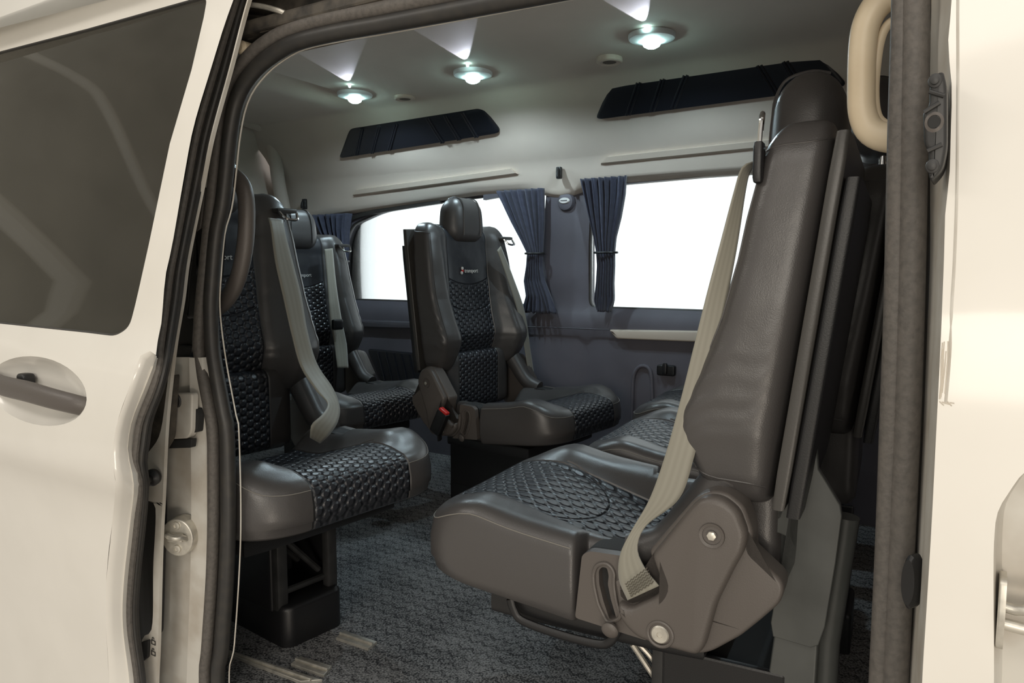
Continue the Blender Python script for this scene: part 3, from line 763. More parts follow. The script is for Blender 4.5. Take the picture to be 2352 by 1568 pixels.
# cream grab handle on the pillar
yh = .875
ho = [(2100, -30), (2040, -35), (2000, -10), (1972, 40), (1958, 110), (1952, 200), (1954, 275), (1965, 315), (1990, 340), (2030, 353), (2100, 360)]
hi = [(2052, 60), (2030, 80), (2016, 120), (2010, 190), (2012, 250), (2020, 276), (2038, 262), (2052, 235)]
e = tag(empty('grab_handle', at(2000, 150, yh)), 'cream moulded grab handle at top right beside the door seal', 'grab handle')
o0 = at(2000, 150, yh)
O = [(at(*p, yh).x-o0.x, at(*p, yh).z-o0.z) for p in ho]
path = [at(2110, -6, yh), at(2050, -12, yh), at(2014, 12, yh), at(1990, 55, yh), at(1981, 110, yh), at(1978, 200, yh), at(1980, 255, yh), at(1994, 293, yh), at(2020, 312, yh), at(2060, 318, yh), at(2120, 330, yh)]
bm = N(); tube(bm, [p-o0 for p in path], lambda t: .0122+.006*(abs(t-.5)*2)**4, 20, 50, flat=1.12, up=(0, 1, 0)); obj('grip', bm, M['cream'], e)
bm = N(); ins = [(2066, 40), (2038, 58), (2020, 100), (2009, 190), (2012, 255), (2028, 282), (2066, 296)]
tube(bm, [at(x, y, yh+.006)-o0 for x, y in ins], .004, 12, 40, flat=1.2, up=(0, 1, 0)); obj('inner_rib', bm, M['cream'], e)
bm = N(); P = [(at(*p, .89).x-o0.x, at(*p, .89).z-o0.z) for p in ((2062, -60), (2200, -60), (2200, 400), (2064, 362))]
prism(bm, P, .89-o0.y, .905-o0.y, r=.003); obj('mount', bm, M['cream'], e)

# ------------------------------------------------------------------ C pillar jamb, striker, trims
e = empty('trim_13'); e['kind'] = 'structure'
bm = N()
La = resample([at(x, y, .785) for x, y in ((380, 820), (372, 1000), (362, 1250), (350, 1568), (345, 1750))], 30)
Lb = resample([at(x, y, .80) for x, y in ((470, 820), (478, 1000), (482, 1250), (472, 1568), (462, 1750))], 30)
rows = [[a+Vector((-.06, -.01, 0)), a, a.lerp(b, .35), a.lerp(b, .70), a.lerp(b, .74)+Vector((0, -.010, 0)), a.lerp(b, 1.0)+Vector((0, -.006, 0)), b+Vector((.01, .02, 0))] for a, b in zip(La, Lb)]
V = [[bm.verts.new(p) for p in r] for r in rows]
for i in range(29):
    for j in range(6): bm.faces.new((V[i][j], V[i+1][j], V[i+1][j+1], V[i][j+1]))
obj('jamb_panel', bm, M['white_jamb'], e, angle=50)
def plate(px_pts, y, d, mat, name, parent=None, r=.003, rr=.008, **k):
    bm = N(); P = [(at(*p, y).x, at(*p, y).z) for p in px_pts]
    prism(bm, round_poly(P, rr), y, y+d, r=r); return obj(name, bm, mat, parent, **k)
plate([(388, 903), (441, 903), (439, 992), (430, 1007), (386, 1009)], .772, .012, M['white_jamb'], 'cover_plate', e)
plate([(384, 1011), (440, 1008), (438, 1028), (384, 1030)], .7735, .01, M['floor_under'], 'slot', e, r=.001, rr=.003)
plate([(443, 938), (450, 938), (455, 955), (452, 992), (440, 995)], .780, .012, M['floor_under'], 'slot', e, r=.001, rr=.003)
bm = N(); c0 = at(407, 920, .772); lathe(bm, c0, (0, -1, 0), [(.012, 0), (.011, .003), (.0065, .0035), (.0065, .007), (.003, .008)], 18); obj('bolt', bm, M['dark_metal'], e)
# striker of the sliding door
c0 = at(411, 1232, .768)
s = tag(empty('lock_striker', c0, math.radians(24)), 'oval zinc striker plate with loop on white rear door jamb', 'striker')
bm = N(); prism(bm, [(.030*math.cos(a), .034*math.sin(a)) for a in [2*math.pi*k/32 for k in range(32)]], -.006, .022, r=.003); obj('plate', bm, M['steel'], s)
for zz in (.022, -.020):
    bm = N(); lathe(bm, (0, -.005, zz), (0, -1, 0), [(.0075, 0), (.007, .004), (.004, .0045), (.0035, .0025)], 16); obj('screw', bm, M['steel'], s)
bm = N(); tube(bm, [(-.016, -.004, .0), (-.014, -.012, .006), (-.004, -.020, .006), (.008, -.020, .004), (.014, -.014, .004), (.017, -.004, -.002)], .005, 10, 24); obj('loop', bm, M['steel'], s)
bm = N(); rbox(bm, (-.014, -.016, -.006), (.015, -.006, .010), .004, 4); obj('wedge', bm, M['steel'], s)
# black inner trim between door and seal
e = empty('trim_14'); e['kind'] = 'structure'
plate([(470, 285), (496, 270), (492, 420), (478, 640), (446, 770), (443, 812), (398, 882), (392, 870), (392, 800), (430, 560), (455, 400)], .812, .03, M['blackplastic'], 'trim_body', e, r=.004)
plate([(446, 520), (476, 525), (470, 690), (452, 730), (425, 735), (430, 640)], .800, .02, M['blackplastic'], 'trim_pad', e, r=.008)
plate([(400, 880), (440, 810), (442, 795), (398, 792)], .80, .02, M['blackplastic'], 'trim_tip', e, r=.003)
plate([(464, 380), (481, 380), (479, 392), (462, 393)], .798, .02, M['chrome'], 'trim_clip', e, r=.002, rr=.002)
plate([(455, 430), (470, 432), (460, 520), (450, 548), (440, 546)], .80, .01, M['plastic'], 'trim_rib', e, r=.003, rr=.004)
# white body strip beside upper seal
bm = N()
A_ = resample([at(x, y, .79) for x, y in ((520, 125), (492, 215), (468, 330), (450, 430))], 20); B_ = resample([at(x, y, .80) for x, y in ((545, 120), (515, 215), (490, 330), (475, 430))], 20)
strip(bm, A_, B_, .01); obj('trim_15', bm, M['white_jamb'], kind='structure')
bm = N(); lathe(bm, at(563, 112, .80), (0, -1, 0), [(.011, -.01), (.011, .006), (.006, .010)], 18)
tag(obj('rubber_stop', bm, M['cream']), 'small beige rubber stop above the upper seal corner', 'stop')
# roller carriage in the upper rail corner
e = tag(empty('roller_arm', at(620, 60, .83)), 'dirty metal roller arm in the rail above the door opening', 'roller arm')
o0 = at(620, 60, .83)
bm = N(); P = [(at(*p, .81).x-o0.x, at(*p, .81).z-o0.z) for p in ((556, 30), (650, 40), (655, 62), (600, 80), (552, 98))]
prism(bm, round_poly(P, .006), -.02, .0, r=.002); obj('bracket', bm, M['track_dirt'], e)
bm = N(); tube(bm, [at(550, 8, .79)-o0, at(600, 14, .79)-o0, at(645, 26, .79)-o0, at(660, 34, .80)-o0], .004, 8, 16); obj('rod', bm, M['steel'], e)
bm = N(); tube(bm, [at(600, 66, .80)-o0, at(655, 52, .80)-o0], .007, 10); obj('arm', bm, M['track_dirt'], e)

# black plastic grab handle on the rear pillar
e = tag(empty('grab_handle', at(560, 560, .88)), 'black curved grab handle beside the left seal, before the nearest rear seat', 'grab handle')
o0 = at(560, 560, .88)
path = [(470, 420), (500, 398), (530, 402), (556, 425), (566, 470), (563, 560), (546, 640), (520, 688), (488, 712), (450, 725)]
bm = N(); tube(bm, [at(x, y, .875)-o0 for x, y in path], .0135, 16, 50, flat=1.15, up=(0, 1, 0)); obj('grip', bm, M['plastic'], e)
bm = N(); prism(bm, [(at(*p, .89).x-o0.x, at(*p, .89).z-o0.z) for p in ((440, 380), (490, 385), (480, 730), (440, 745))], .885-o0.y, .90-o0.y, r=.004); obj('mount', bm, M['blackplastic'], e)

# ------------------------------------------------------------------ sliding door, standing open over the body side
def Yd(z): return interp([(-.3, .675), (.10, .665), (.30, .655), (.44, .642), (.502, .628), (.514, .612), (.56, .610), (.64, .614), (.70, .624), (.722, .632), (.745, .648), (.78, .656), (1.2, .725), (1.45, .79), (1.6, .86)], z)
def sm(f, z, w=.008): return (f(z-w)+f(z)+f(z+w)+f(z-2*w)+f(z+2*w))/5
def Yds(z): return sm(Yd, z)
def ond(px, py): return onp(px, py, Yds)
skin_edge = [(560, -80), (536, 0), (489, 143), (446, 286), (425, 393), (396, 560), (379, 643), (361, 786), (358, 815)]
low_edge = [(345, 806), (321, 818), (310, 850), (296, 893), (271, 964), (260, 1018), (259, 1060), (265, 1113), (258, 1200), (244, 1339), (244, 1437), (251, 1568), (258, 1720)]
pe = [ond(*p) for p in skin_edge]; le = [ond(*p) for p in low_edge]
pe = resample(pe, 24); le = resample(le, 40)
XL = -1.95
outer = [(p.x, p.z) for p in pe]+[(p.x, p.z) for p in le]+[(le[-1].x, -.45), (XL, -.45), (XL, 1.33)]
roofl = ond(0, 45)
wpx = [(0, 118), (200, 66), (420, 4), (462, -8), (475, 0), (468, 40), (440, 160), (390, 330), (342, 560), (322, 650), (308, 710), (296, 752), (265, 772), (200, 764), (0, 743)]
wp = [ond(*p) for p in wpx]
wl = [(p.x, p.z) for p in wp]
wl = [(XL+.12, wl[-1][1]), (XL+.12, wl[0][1]+.0)]+wl
wl = round_poly(wl, [.04, .04, 0, 0, .02, .006, .006, 0, 0, 0, 0, 0, .03, .03, .03, 0, 0], 4)
hc = ond(78, 897); hr = [ond(200, 905).x-hc.x, ond(80, 818).z-hc.z]
hx = abs(hr[0]); hz = abs(hr[1])
hole = [(hc.x+hx*math.cos(a), hc.z+hz*math.sin(a)*(1.0)-.006*math.cos(a)*0) for a in [2*math.pi*k/40 for k in range(40)]]
door = empty('door_1', (0, 0, 0)); door['kind'] = 'structure'; door['label'] = 'white sliding van door standing open at the left'
bm = N(); panel(bm, outer, [wl, hole], .022, lambda x, z: Vector((x, Yds(z), z))); obj('outer_skin', bm, M['white_paint'], door, angle=60)
# tinted pane
bm = N(); panel(bm, wl, [], .06, lambda x, z: Vector((x, Yds(z)+.004, z)), Vector((0, .004, 0))); obj('window_pane', bm, M['tint'], door, label='dark privacy glass')
bm = N(); tube(bm, [Vector((p[0], Yds(p[1])+.003, p[1])) for p in wl], .0028, 6, None, closed=True); obj('window_gasket', bm, M['black_rubber'], door)
# handle bowl
bm = N()
def bowl(u, v):
    a = 2*math.pi*u; r = 1-v
    x = hc.x+hx*math.cos(a)*r; z = hc.z+hz*math.sin(a)*r
    return Vector((x, Yds(hc.z+hz*math.sin(a)*1.0)*(r)+Yds(hc.z)*(1-r)+.034*(1-r**2.2)**.8, z))
grid(bm, bowl, 40, 12, closeu=True); obj('handle_recess', bm, M['white_paint'], door)
bm = N()
yh2 = Yds(hc.z)-.008
tube(bm, [at(-60, 855, yh2+.01), at(0, 883, yh2), at(60, 898, yh2-.004), at(120, 915, yh2), at(180, 930, yh2+.012), at(206, 936, yh2+.024)], lambda t: .0115+.0015*math.sin(math.pi*t), 16, 30, flat=1.35)
hd = obj('door_handle', bm, M['plastic'], door, label='scuffed black pull handle')
bm = N(); rbox(bm, at(52, 876, yh2+.02)-Vector((.012, .006, .012)), at(52, 876, yh2+.02)+Vector((.014, .016, .014)), .006, 4); obj('handle_pivot', bm, M['blackplastic'], door)
# lower front edge band
band_r = [(362, 822), (359, 844), (340, 893), (311, 964), (302, 1018), (303, 1045), (317, 1113), (308, 1200), (293, 1339), (291, 1437), (308, 1568), (316, 1720)]
br = resample([onp(x, y, lambda z: Yds(z)+.030) for x, y in band_r], 40)
bm = N(); rows = []
for a, b in zip(le, br):
    m_ = a.lerp(b, .5)+Vector((.006, -.004, 0))
    rows.append([a, a.lerp(b, .12)+Vector((.003, -.0005, 0)), a.lerp(b, .3)+Vector((.004, 0, 0)), a.lerp(b, .78)+Vector((.002, 0, 0)), a.lerp(b, .84)+Vector((.0035, -.003, 0)), b, b+Vector((-.004, .01, 0))])
V = [[bm.verts.new(p) for p in r] for r in rows]
for i in range(39):
    for j in range(6): bm.faces.new((V[i][j], V[i+1][j], V[i+1][j+1], V[i][j+1]))
obj('edge_return', bm, M['white_paint'], door, angle=45)
# edge rubber, top to bottom
sl = [(556, -70), (536, 3), (489, 143), (446, 286), (425, 393), (396, 560), (379, 643), (363, 786), (361, 840), (345, 893), (316, 964), (307, 1018), (306, 1060), (320, 1113), (312, 1200), (297, 1339), (295, 1437), (312, 1568), (320, 1720)]
sr = [(590, -70), (561, 14), (523, 160), (482, 310), (460, 420), (425, 590), (412, 690), (396, 786), (388, 830), (372, 893), (346, 964), (338, 1018), (332, 1060), (336, 1113), (330, 1200), (316, 1339), (314, 1437), (330, 1568), (338, 1720)]
A = resample([onp(x, y, lambda z: Yds(z)+.034) for x, y in sl], 90); B = resample([onp(x, y, lambda z: Yds(z)+.045) for x, y in sr], 90)
g_ = empty('edge_seal'); g_.parent = door
bm = N(); strip(bm, A, B, .005); obj('seal_base', bm, M['black_rubber'], g_)
bm = N(); tube(bm, [a.lerp(b, .38)+Vector((0, -.003, 0)) for a, b in zip(A, B)], .0055, 10); obj('seal_lip', bm, M['rubber'], g_)
bm = N(); tube(bm, [a.lerp(b, .80)+Vector((0, -.001, 0)) for a, b in zip(A, B)], .0045, 10); obj('seal_lip', bm, M['black_rubber'], g_)
# thin white inner flange of the door
fl = [(592, -70), (563, 14), (525, 160), (484, 310), (462, 420), (428, 590), (414, 690), (391, 830), (382, 900), (366, 1000), (330, 1060), (335, 1143), (357, 1165), (352, 1300), (349, 1440), (326, 1470), (326, 1568), (330, 1720)]
fr_ = [(595, -70), (566, 14), (528, 160), (487, 310), (465, 420), (431, 590), (418, 690), (400, 800), (384, 947), (378, 1040), (376, 1094), (373, 1160), (369, 1240), (366, 1340), (364, 1437), (362, 1500), (359, 1568), (357, 1720)]
Af = resample([at(x, y, .735) for x, y in fl], 100)
# pair rows by height so that the strip stays level
Bf0 = resample([at(x, y, .735) for x, y in fr_], 200)
Bf = [min(Bf0, key=lambda q: abs(q.z-a.z)) for a in Af]
bm = N(); strip(bm, Af, Bf, .006); obj('inner_flange', bm, M['white_jamb'], door)
# black lock cavity and rough cavity cloth inside the edge
def dplate(pts, y, d, mat, name, **k): return plate(pts, y, d, mat, name, door, **k)
dplate([(358, 880), (388, 860), (378, 1010), (350, 1058), (318, 1060), (322, 980)], .745, .02, M['track_dirt'], 'cavity_cloth')
dplate([(318, 1060), (345, 1060), (360, 1165), (352, 1460), (330, 1475), (330, 1750), (290, 1750), (290, 1400), (300, 1250)], .752, .02, M['blackplastic'], 'inner_cavity')
dplate([(322, 1475), (340, 1470), (338, 1510), (325, 1520)], .730, .01, M['floor_under'], 'latch_slot', r=.001, rr=.003)
# child lock symbol marks
bm = N()
for (cx, cy) in ((352, 1475), (352, 1500)):
    q = at(cx, cy, .7335)
    for a in ((-.006, -.004, .006, -.003), (-.006, .003, .006, .004), (-.006, -.004, -.0048, .004), (.0048, -.004, .006, .004)):
        box(bm, q+Vector((a[0], -.0004, a[1])), q+Vector((a[2], .0004, a[3])))
    tube(bm, [q+Vector((-.003, 0, .004)), q+Vector((-.0025, 0, .0085)), q+Vector((.001, 0, .009)), q+Vector((.0025, 0, .006))], .0006, 5, 8)
obj('lock_symbols', bm, M['floor_under'], door, label='black padlock symbols')
# rubber buffer
q = at(350, 1096, .722)
bm = N(); lathe(bm, q, (.5, -1, 0), [(.014, -.004), (.0145, .003), (.011, .006), (.006, .008), (.006, .020), (.010, .022), (.0105, .030), (.006, .033)], 22)
obj('buffer', bm, M['blackplastic'], door, label='black rubber buffer peg')
# roof edge visible above the door
bm = N(); grid(bm, lambda u, v: Vector((lerp(-3.2, XL+1.2, u), lerp(.70, .80, v)+.0, lerp(1.30, 1.42, v)+.02*math.sin(v*3))), 6, 6)
obj('trim_16', bm, M['white_paint'], kind='structure')

# ------------------------------------------------------------------ seats
SEC = []
def build_backrest():
    bm = N()
    fr = [(.545, .056), (.567, .074), (.60, .094), (.63, .107), (.65, .111), (.668, .106), (.717, .083), (.782, .057), (.858, .038), (.91, .029), (.995, .010), (1.03, -.002)]
    bk = [(.545, -.022), (1.03, -.084)]
    def hw(z): return interp([(.545, .205), (.58, .222), (.64, .232), (.80, .228), (.92, .218), (1.03, .205)], z)
    NZ = 90; NA = 96
    def sec(v, a):
        z0 = .545+(1.024-.545)*v
        # end rounding of top and bottom
        top = sst(.90, 1.0, v); s = 1.0
        rt = .055; zz = z0
        k = max(0, (z0-(1.024-rt))/rt); kb = max(0, ((.545+.02)-z0)/.02)
        shrink = rt*(1-math.sqrt(max(0, 1-k*k)))*.75+.012*(1-math.sqrt(max(0, 1-kb*kb)))
        w = hw(z0)-shrink
        xf = interp(fr, z0); xb = interp(bk, z0)
        xf -= shrink*.6; xb += shrink*.3
        c, s_ = math.cos(a), math.sin(a)
        e = .42
        cx = math.copysign(abs(c)**e, c); sy = math.copysign(abs(s_)**(.30), s_)
        y = w*sy
        x = lerp(xb, xf, (cx+1)/2)
        if cx > 0:
            rec = (1-sst(.115, .165, abs(y)))
            depth = interp([(.545, .070), (.64, .078), (.70, .066), (.8, .044), (.95, .028), (1.02, .012)], z0)
            x -= rec*depth*min(1, cx*1.2)
        if abs(s_) > .35:
            ph = z0+.55*x
            fold = math.exp(-((ph-.712)/.010)**2)*1.3+math.exp(-((ph-.762)/.011)**2)*.9+math.exp(-((ph-.668)/.009)**2)*.7-math.exp(-((ph-.690)/.008)**2)*.9-math.exp(-((ph-.738)/.010)**2)*.8
            y += math.copysign(0.0020*fold*sst(-.045, .06, x)*sst(.70, .93, abs(s_)), s_)
        z = z0+.018*sst(.06, .18, abs(y))*sst(.85, 1.0, v)-.012*sst(.85, 1, v)
        return Vector((x, y, z))
    SEC.append(sec)
    V = [[bm.verts.new(sec(i/(NZ-1), 2*math.pi*j/NA+math.pi/NA)) for j in range(NA)] for i in range(NZ)]
    for i in range(NZ-1):
        for j in range(NA): bm.faces.new((V[i][j], V[i][(j+1) % NA], V[i+1][(j+1) % NA], V[i+1][j]))
    bm.faces.new(V[0][::-1]); bm.faces.new(V[-1])
    return bm
def plan(x0, x1, hw, rf, rr_, n=10):
    """cushion outline seen from above"""
    return round_poly([(x0, -.195), (.232, -.195), (.240, -hw), (x1, -hw), (x1+.0, hw), (.240, hw), (.232, .195), (x0, .195)], [rr_, .004, .008, rf, rf, .008, .004, rr_], n)
CX0, CX1 = .10, .518
def dens(P, step=.012):
    R_ = []
    for a, b in zip(P, P[1:]+P[:1]):
        k = max(1, int((b-a).length/step)); R_ += [a.lerp(b, i/k) for i in range(k)]
    return R_
def tilt(x): return .034*max(0, min(1, (x-.22)/.28))
def ctop(x, y):
    z = .440+tilt(x)
    bol = sst(.10, .165, abs(y))*.024*sst(.50, .40, x)
    z += bol - .030*sst(.40, .16, x)*(1-sst(.12, .2, abs(y)))
    z -= .012*sst(.45, .518, x)
    z += .006*math.exp(-((x-.41)/.05)**2)
    return z
def build_cushion():
    bm = N(); P = dens(plan(CX0, CX1, .231, .108, .02))
    n = len(P); cen = Vector((.30, 0))
    zb = .338
    loops = []
    def ring(s, zf, inset=0):
        vs = []
        for p in P:
            d = (p-cen); L_ = d.length
            q = cen+d*(s)-(d/L_*inset if L_ else 0)
            vs.append(bm.verts.new((q.x, q.y, zf(q.x, q.y))))
        return vs
    side_mid = .006
    loops.append(ring(.3, lambda x, y: zb+tilt(x)*.9)); loops.append(ring(.93, lambda x, y: zb+tilt(x)*.9))
    loops.append(ring(1, lambda x, y: zb+tilt(x)*.9, .012)); loops.append(ring(1, lambda x, y: zb+tilt(x)*.9+.006, .003)); loops.append(ring(1, lambda x, y: zb+tilt(x)*.9+.02, 0))
    for f in (.3, .5, .7): loops.append(ring(1, lambda x, y, f=f: lerp(zb+tilt(x)*.9, ctop(x, y)-.02, f), -.004))
    loops.append(ring(1, lambda x, y: ctop(x, y)-.026, 0))
    for k in range(1, 7):
        a = math.pi/2*k/6
        loops.append(ring(1, lambda x, y, a=a: ctop(x, y)-.026+.026*math.sin(a), .030*(1-math.cos(a))))
    base = .030
    for s in [.97, .93, .89, .85, .8, .75, .7, .65, .6, .55, .5, .45, .4, .35, .3, .25, .2, .15, .1, .05]:
        loops.append(ring(s, ctop, .030*s))
    for A, B in zip(loops, loops[1:]):
        for i in range(n): bm.faces.new((A[i], A[(i+1) % n], B[(i+1) % n], B[i]))
    bm.faces.new(loops[0][::-1]); bm.faces.new(loops[-1])
    return bm
def piping_pts():
    P = dens(plan(CX0, CX1, .231, .108, .02)); cen = Vector((.30, 0)); R_ = []
    for p in P:
        d = p-cen; q = p-d.normalized()*.0022
        if abs(p.y) > .118 and p.x > .245: R_.append((p, q))
    return R_
RC = [(1585, 1156), (1487, 1268), (1516, 1337), (1508, 1354), (1447, 1380), (1428, 1365), (1420, 1325), (1411, 1345), (1418, 1405), (1440, 1440), (1465, 1467), (1530, 1487), (1606, 1507), (1635, 1500), (1700, 1465), (1750, 1425), (1790, 1390), (1800, 1362), (1796, 1338), (1722, 1268), (1729, 1225), (1708, 1165), (1672, 1136), (1640, 1128), (1608, 1137)]
EX, EY, EA = -.253, 1.162, .09          # where the nearest seat stands; it is turned a little
def to_seat(p, x, y, rz, k=(1, 1, 1)):
    q = Vector(p)-Vector((x, y, 0)); c, s_ = math.cos(-rz), math.sin(-rz)
    return Vector(((q.x*c-q.y*s_)/k[0], (q.x*s_+q.y*c)/k[1], (q.z-FL)/k[2]+FL))
def eloc(px, py, yl=.250):     # (x', z) in the seat's own frame, on the plane of its side
    o = to_seat((0, 0, H), EX, EY, math.pi+EA); p = to_seat(at(px, py, 1.0), EX, EY, math.pi+EA); d = p-o
    t = (yl-o.y)/d.y; q = o+d*t; return (q.x, q.z)
def build_recliner(side, proto):
    """side: +1 left, -1 right; returns list of (name, bm, mat, [subparts])"""
    out = []
    P = [eloc(*p) for p in RC]
    P = round_poly(P, .007, 3)
    y_out = .255*side; y_in = .205*side
    bm = N(); prism(bm, P, (.246)*side, y_in, r=.006)
    # raised lobe without the rear wing
    Q = [(1590, 1160), (1500, 1270), (1526, 1340), (1512, 1364), (1450, 1392), (1424, 1375), (1422, 1405), (1444, 1437), (1470, 1460), (1530, 1480), (1605, 1500), (1622, 1480), (1650, 1380), (1690, 1300), (1712, 1262), (1720, 1222), (1700, 1168), (1668, 1142), (1640, 1134), (1612, 1140)]
    Q = round_poly([eloc(*p) for p in Q], .008, 3)
    prism(bm, Q, .262*side, .24*side, r=.010)
    out.append(('recliner_cover', bm, M['plastic'], None))
    b1 = eloc(1640, 1222); b2 = eloc(1522, 1447)
    bm = N(); lathe(bm, (b1[0], .2605*side, b1[1]), (0, side, 0), [(.0165, 0), (.0155, .004), (.012, .003), (.0115, -.001), (.0065, -.0005), (.0065, .004), (.003, .005)], 24); out.append(('bolt', bm, M['plastic'], None))
    bm = N(); lathe(bm, (b2[0], .2605*side, b2[1]), (0, side, 0), [(.0120, 0), (.0120, .003), (.0105, .0045), (.004, .0045), (.0035, .003)], 24); out.append(('bolt', bm, M['steel'], 'bright zinc bolt head'))
    bm = N(); lathe(bm, (b1[0], .2625*side, b1[1]), (0, side, 0), [(.0060, 0), (.0058, .004), (.003, .005)], 6); out.append(('bolt', bm, M['steel'], 'bright hex bolt head'))
    # rim ring round lower bolt
    bm = N(); tube(bm, [Vector((b2[0]+.0165*math.cos(a), .2615*side, b2[1]+.0165*math.sin(a))) for a in [2*math.pi*k/28 for k in range(28)]], .0026, 8, None, closed=True); out.append(('bolt_rim', bm, M['plastic'], None))
    # side cover with a slot, between cushion and recliner
    S = [(1328, 1282), (1345, 1273), (1425, 1285), (1432, 1330), (1412, 1345), (1420, 1405), (1470, 1468), (1480, 1482), (1312, 1428)]
    S = round_poly([eloc(*p) for p in S], .005, 3)
    slot = round_poly([eloc(*p) for p in ((1367, 1318), (1374, 1310), (1386, 1312), (1390, 1330), (1388, 1350), (1395, 1385), (1408, 1430), (1392, 1432), (1378, 1390), (1368, 1350))], .003, 3)
    bm = N(); panel(bm, S, [slot], .02, lambda x, z: Vector((x, .236*side, z)), Vector((0, -.02*side, 0))); out.append(('side_cover', bm, M['plastic'], None))
    bm = N(); prism(bm, [(s[0], s[1]) for s in S], .222*side, .17*side, r=.002); out.append(('slot_back', bm, M['floor_under'], None))
    bm = N(); sl2 = [Vector((s[0], .237*side, s[1])) for s in round_poly([eloc(*p) for p in ((1355, 1322), (1364, 1303), (1388, 1300), (1404, 1320), (1402, 1350), (1408, 1390), (1420, 1428), (1388, 1440), (1366, 1395), (1356, 1350))], .008, 4)]
    tube(bm, sl2, .0028, 8, None, closed=True); out.append(('slot_rim', bm, M['plastic'], None))
    k = eloc(1400, 1440)
    bm = N(); lathe(bm, (k[0], .228*side, k[1]), (0, side, -.25), [(.004, 0), (.004, .014), (.011, .018), (.012, .022), (.009, .025), (.003, .026)], 20); out.append(('lever_knob', bm, M['plastic'], None))
    return out

seat_parts = []     # (name, mesh-object) prototypes of the passenger seat
def make_seat():
    root = empty('passenger_seat')
    d = -FL
    ba = obj('backrest', build_backrest(), M['back'], root, dz=d, angle=70)
    for sg in (1, -1):      # stitched seam framing each side panel
        aa = math.radians(52); ab = math.radians(120); pts = []
        for k in range(9): pts.append((.055+.03*k/8, lerp(ab, aa, k/8)))
        for k in range(1, 24): pts.append((lerp(.085, .925, k/24), aa))
        for k in range(9): pts.append((.925+.02*k/8, lerp(aa, ab, k/8)))
        bm = N(); tube(bm, [SEC[0](v, a_ if sg > 0 else -a_) for v, a_ in pts], .0013, 6); obj('side_seam', bm, M['leather'], ba, dz=d)
    # headrest
    def hrf(p):
        z = p.z; t = (z-1.0)/.14
        k = 1-.20*max(0, t)**2
        return Vector((-.035+(p.x+.035)*(1-.25*max(0, t)**2), p.y*k, z))
    bm = N(); rbox(bm, (-.082, -.088, .965), (.020, .088, 1.118), .048, 10, hrf); hd = obj('headrest', bm, M['leather'], root, dz=d)
    for s in (1, -1):
        bm = N()
        pts = [hrf(Vector((.0205 if z < 1.08 else .0205-(z-1.08)**2*8, s*.045, z))) for z in (.99, 1.03, 1.06, 1.085)]
        pts += [hrf(Vector((.008, s*.045, 1.110))), hrf(Vector((-.03, s*.045, 1.1185))), hrf(Vector((-.06, s*.045, 1.113)))]
        tube(bm, pts, .0022, 6, 24)
        obj('headrest_seam', bm, M['leather'], hd, dz=d)
    for s in (1, -1):
        bm = N(); cyl(bm, (-.035, s*.04, .97), (0, 0, 1), .006, .05, 12)
        obj('headrest_post', bm, M['chrome'], root, dz=d)
    # lower back between the recliners
    bm = N(); rbox(bm, (-.03, -.175, .40), (.048, .175, .60), .025, 8); obj('lumbar_panel', bm, M['back'], root, dz=d)
    # hard shell on the back
    bm = N()
    def sh(x0, x1, hw_, z0, z1, lean, r):
        def f(p): return Vector((p.x-(p.z-.55)*lean, p.y, p.z))
        rbox(bm, (x0, -hw_, z0), (x1, hw_, z1), r, 6, f)
    sh(-.041, -.020, .226, .545, 1.008, .124, .008); bs = obj('back_shell', bm, M['shell'], root, dz=d)
    bm = N(); sh(-.060, -.038, .218, .535, .955, .124, .007); obj('shell_frame', bm, M['blackplastic'], root, dz=d)
    # cushion
    cu = obj('cushion', build_cushion(), M['cushion'], root, dz=d, angle=70)
    pp = piping_pts()
    for s in (1, -1):
        seg = [q for q in pp if q[0].y*s > 0]
        seg.sort(key=lambda q: math.atan2(q[0].y*s, q[0].x-.30))
        bm = N(); tube(bm, [Vector((q.x, q.y, ctop(q.x, q.y)-.0150)) for p, q in seg], .0009, 6)
        obj('piping', bm, M['thread'], cu, dz=d)
    # cushion pan
    bm = N(); rbox(bm, (.06, -.19, .305), (.40, .19, .345), .012, 4); obj('seat_pan', bm, M['blackplastic'], root, dz=d)
    for s in (1, -1):
        par = None
        for nme, b_, m_, lb in build_recliner(s, root):
            o = obj(nme, b_, m_, par if (par is not None and nme in ('bolt', 'bolt_rim')) else root, dz=d, angle=40)
            if nme == 'recliner_cover': par = o
            if nme == 'slot_rim' or nme == 'slot_back':
                pass
            if lb: o['label'] = lb
    # release lever bar under the cushion
    bm = N()
    tube(bm, [(q[0], .20, q[1]) for q in (eloc(x_, y_, .20) for x_, y_ in ((1172, 1375), (1180, 1400), (1200, 1425), (1280, 1455), (1370, 1478), (1400, 1474), (1416, 1450), (1424, 1420)))], .0048, 10, 50, flat=1.4)
    obj('release_bar', bm, M['blackplastic'], root, dz=d)
    return root
